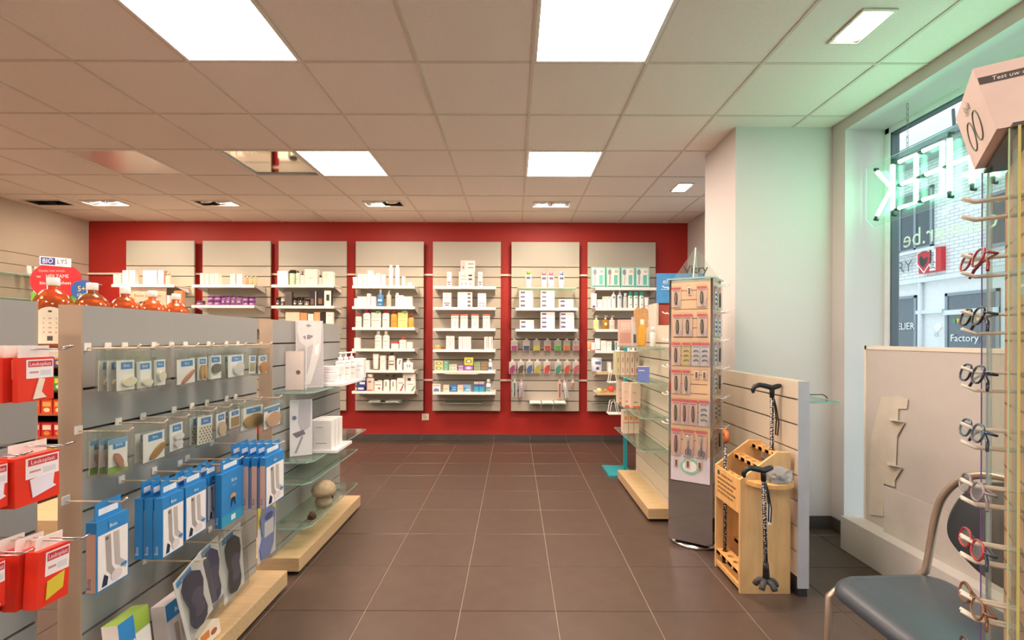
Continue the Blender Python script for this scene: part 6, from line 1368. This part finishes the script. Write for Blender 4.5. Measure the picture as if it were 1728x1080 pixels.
hv = [(-.167, -.13, Z0), (.167, -.13, Z0), (.167, .13, Z0), (-.167, .13, Z0), (-.197, -.115, Z1_), (.197, -.115, Z1_), (.197, .14, Z1_), (-.197, .14, Z1_)]
hd.add(hv, [(0, 1, 5, 4), (1, 2, 6, 5), (2, 3, 7, 6), (3, 0, 4, 7), (4, 5, 6, 7), (3, 2, 1, 0)], PKB)
hp = MB(); hp.flat([(-.188, .090), (.188, .090), (.191, .104), (-.191, .104)], -.0006, HB); hp.text('Test uw ogen', -.172, .0935, .0075, -.0012, M('e9e4e0', .5), align='l')
for z in (.055, .018):
    n0 = len(hp.v); hp.lathe([(.004, 0), (.004, .001)], HB, n=10); hp.xf(Matrix.Translation((-.115, -.0005, z)) @ Matrix.Rotation(PI / 2, 4, 'X'), n0); hp.rect(-.10, .10, z - .003, z + .003, -.0006, HB); hp.rect(-.10, .06, z - .012, z - .008, -.0006, HB)
hp.xf(Matrix.Translation((0, -.13, Z0)) @ Matrix.Rotation(-math.atan2(.015, Z1_ - Z0), 4, 'X'))
sd = MB(); INK = M('5d6a5e', .5)
for cx_ in (-.05, .02): sd.tube([(cx_ + .03 * math.cos(t), 0, .05 + .03 * math.sin(t)) for t in [2 * PI * k / 14 for k in range(14)]], .0015, INK, n=5, closed=True)
sd.text('Style', -.015, .092, .02, -.001, INK); sd.xf(Matrix.Translation((-.1675, 0, Z0)) @ Matrix.Rotation(-math.atan2(.03, Z1_ - Z0), 4, 'Y') @ Matrix.Rotation(-PI / 2, 4, 'Z'))
for q in (hp, sd):
    n0 = len(hd.v); hd.v += q.v
    for f_, i_, s_ in zip(q.f, q.mi, q.sm): hd.f.append(tuple(k + n0 for k in f_)); hd.mi.append(hd._m(q.mats[i_])); hd.sm.append(s_)
hd.build('header', r)
PRG = M('d9d6cc', .2, spec=.7)
rows = [1.555, 1.445, 1.335, 1.225, 1.115, 1.005, .895, .785, .675, .565, .455]
for j, z in enumerate(rows):
    for f in (0, 3):
        p = MB()
        for dz in (0, -.035):
            for s in (-.0265, -.0135) if f == 0 else (.0435, .0565): p.tube([(s, -.12, z + dz), (s, -.185, z + dz - .002), (s, -.205, z + dz + .008)], .0032, PRG, n=6)
        p.xf(Matrix.Rotation(f * PI / 2 * 1.0, 4, 'Z')); p.build('nose_peg', r)
GC = [('2a2226', 'black'), ('9a2f3a', 'dark red'), ('1d1b22', 'glossy black'), ('27324a', 'navy'), ('3f5a6a', 'teal blue'), ('8a7f86', 'grey'), ('a83238', 'red'), ('7a5236', 'brown'), ('5a5058', 'smoky grey'), ('4a2f22', 'tortoise'), ('8a5a7a', 'plum')]
for j, z in enumerate(rows):
    if j in (0,): continue
    c, nm = GC[j]
    p = SM @ Matrix.Rotation(3 * PI / 2, 4, 'Z') @ Vector((.05, -.190, z - .004)); spawn(specs_k(c, 'b8c0c0', c if j % 2 else '2c3f5a', True), 'spectacles', p, SA + 3 * PI / 2, '%s spectacles on peg %s of the stand side facing the window' % (nm, ['one', 'two', 'three', 'four', 'five', 'six', 'seven', 'eight', 'nine', 'ten', 'eleven'][j]), 'glasses', None, rot=(-.25, 0, SA + 3 * PI / 2 + .15))
for j in (1, 2, 3, 4, 5, 6, 7, 8, 9, 10):
    c, nm = GC[(j * 3 + 4) % 11]; p = SM @ Vector((-.02, -.190, rows[j] - .004))
    spawn(specs_k(c, 'c0b8b0', None, True), 'spectacles', p, SA, '%s spectacles on peg %s of the stand side facing the aisle' % (nm, ['one', 'two', 'three', 'four', 'five', 'six', 'seven', 'eight', 'nine', 'ten', 'eleven'][j]), 'glasses', None)

# ------------------------------------------------------------------ look-alikes on a shelf: named by the neighbour where that tells them apart
from collections import Counter, defaultdict
rows_ = defaultdict(list)
for o, ds, key in ITEMS: rows_[key].append((o.location.x, ds, o))
for key, L in rows_.items():
    L.sort(key=lambda t: t[0]); by = defaultdict(list)
    for i, (x, ds, o) in enumerate(L): by[ds].append(i)
    for ds, ix in by.items():
        if len(ix) < 2: continue
        new = {}
        for i in ix:
            nb = [L[j][1] for j in (i - 1, i + 1) if 0 <= j < len(L) and L[j][1] != ds and len(by[L[j][1]]) == 1]
            c = [n_ for n_ in nb if len((ds + ' beside the ' + n_ + ', ' + key).split()) <= 16]
            if c: new[i] = '%s beside the %s, %s' % (ds, c[0], key)
        cc = Counter(new.values())
        for i, lb in new.items():
            if cc[lb] == 1: L[i][2]['label'] = lb
# ------------------------------------------------------------------ shared labels become groups
tops = [o for o in COL.objects if o.parent is None and 'label' in o]
cnt = Counter(o['label'] for o in tops)
for o in tops:
    if cnt[o['label']] > 1 and 'group' not in o: o['group'] = ' '.join(o['label'].split()[:10])
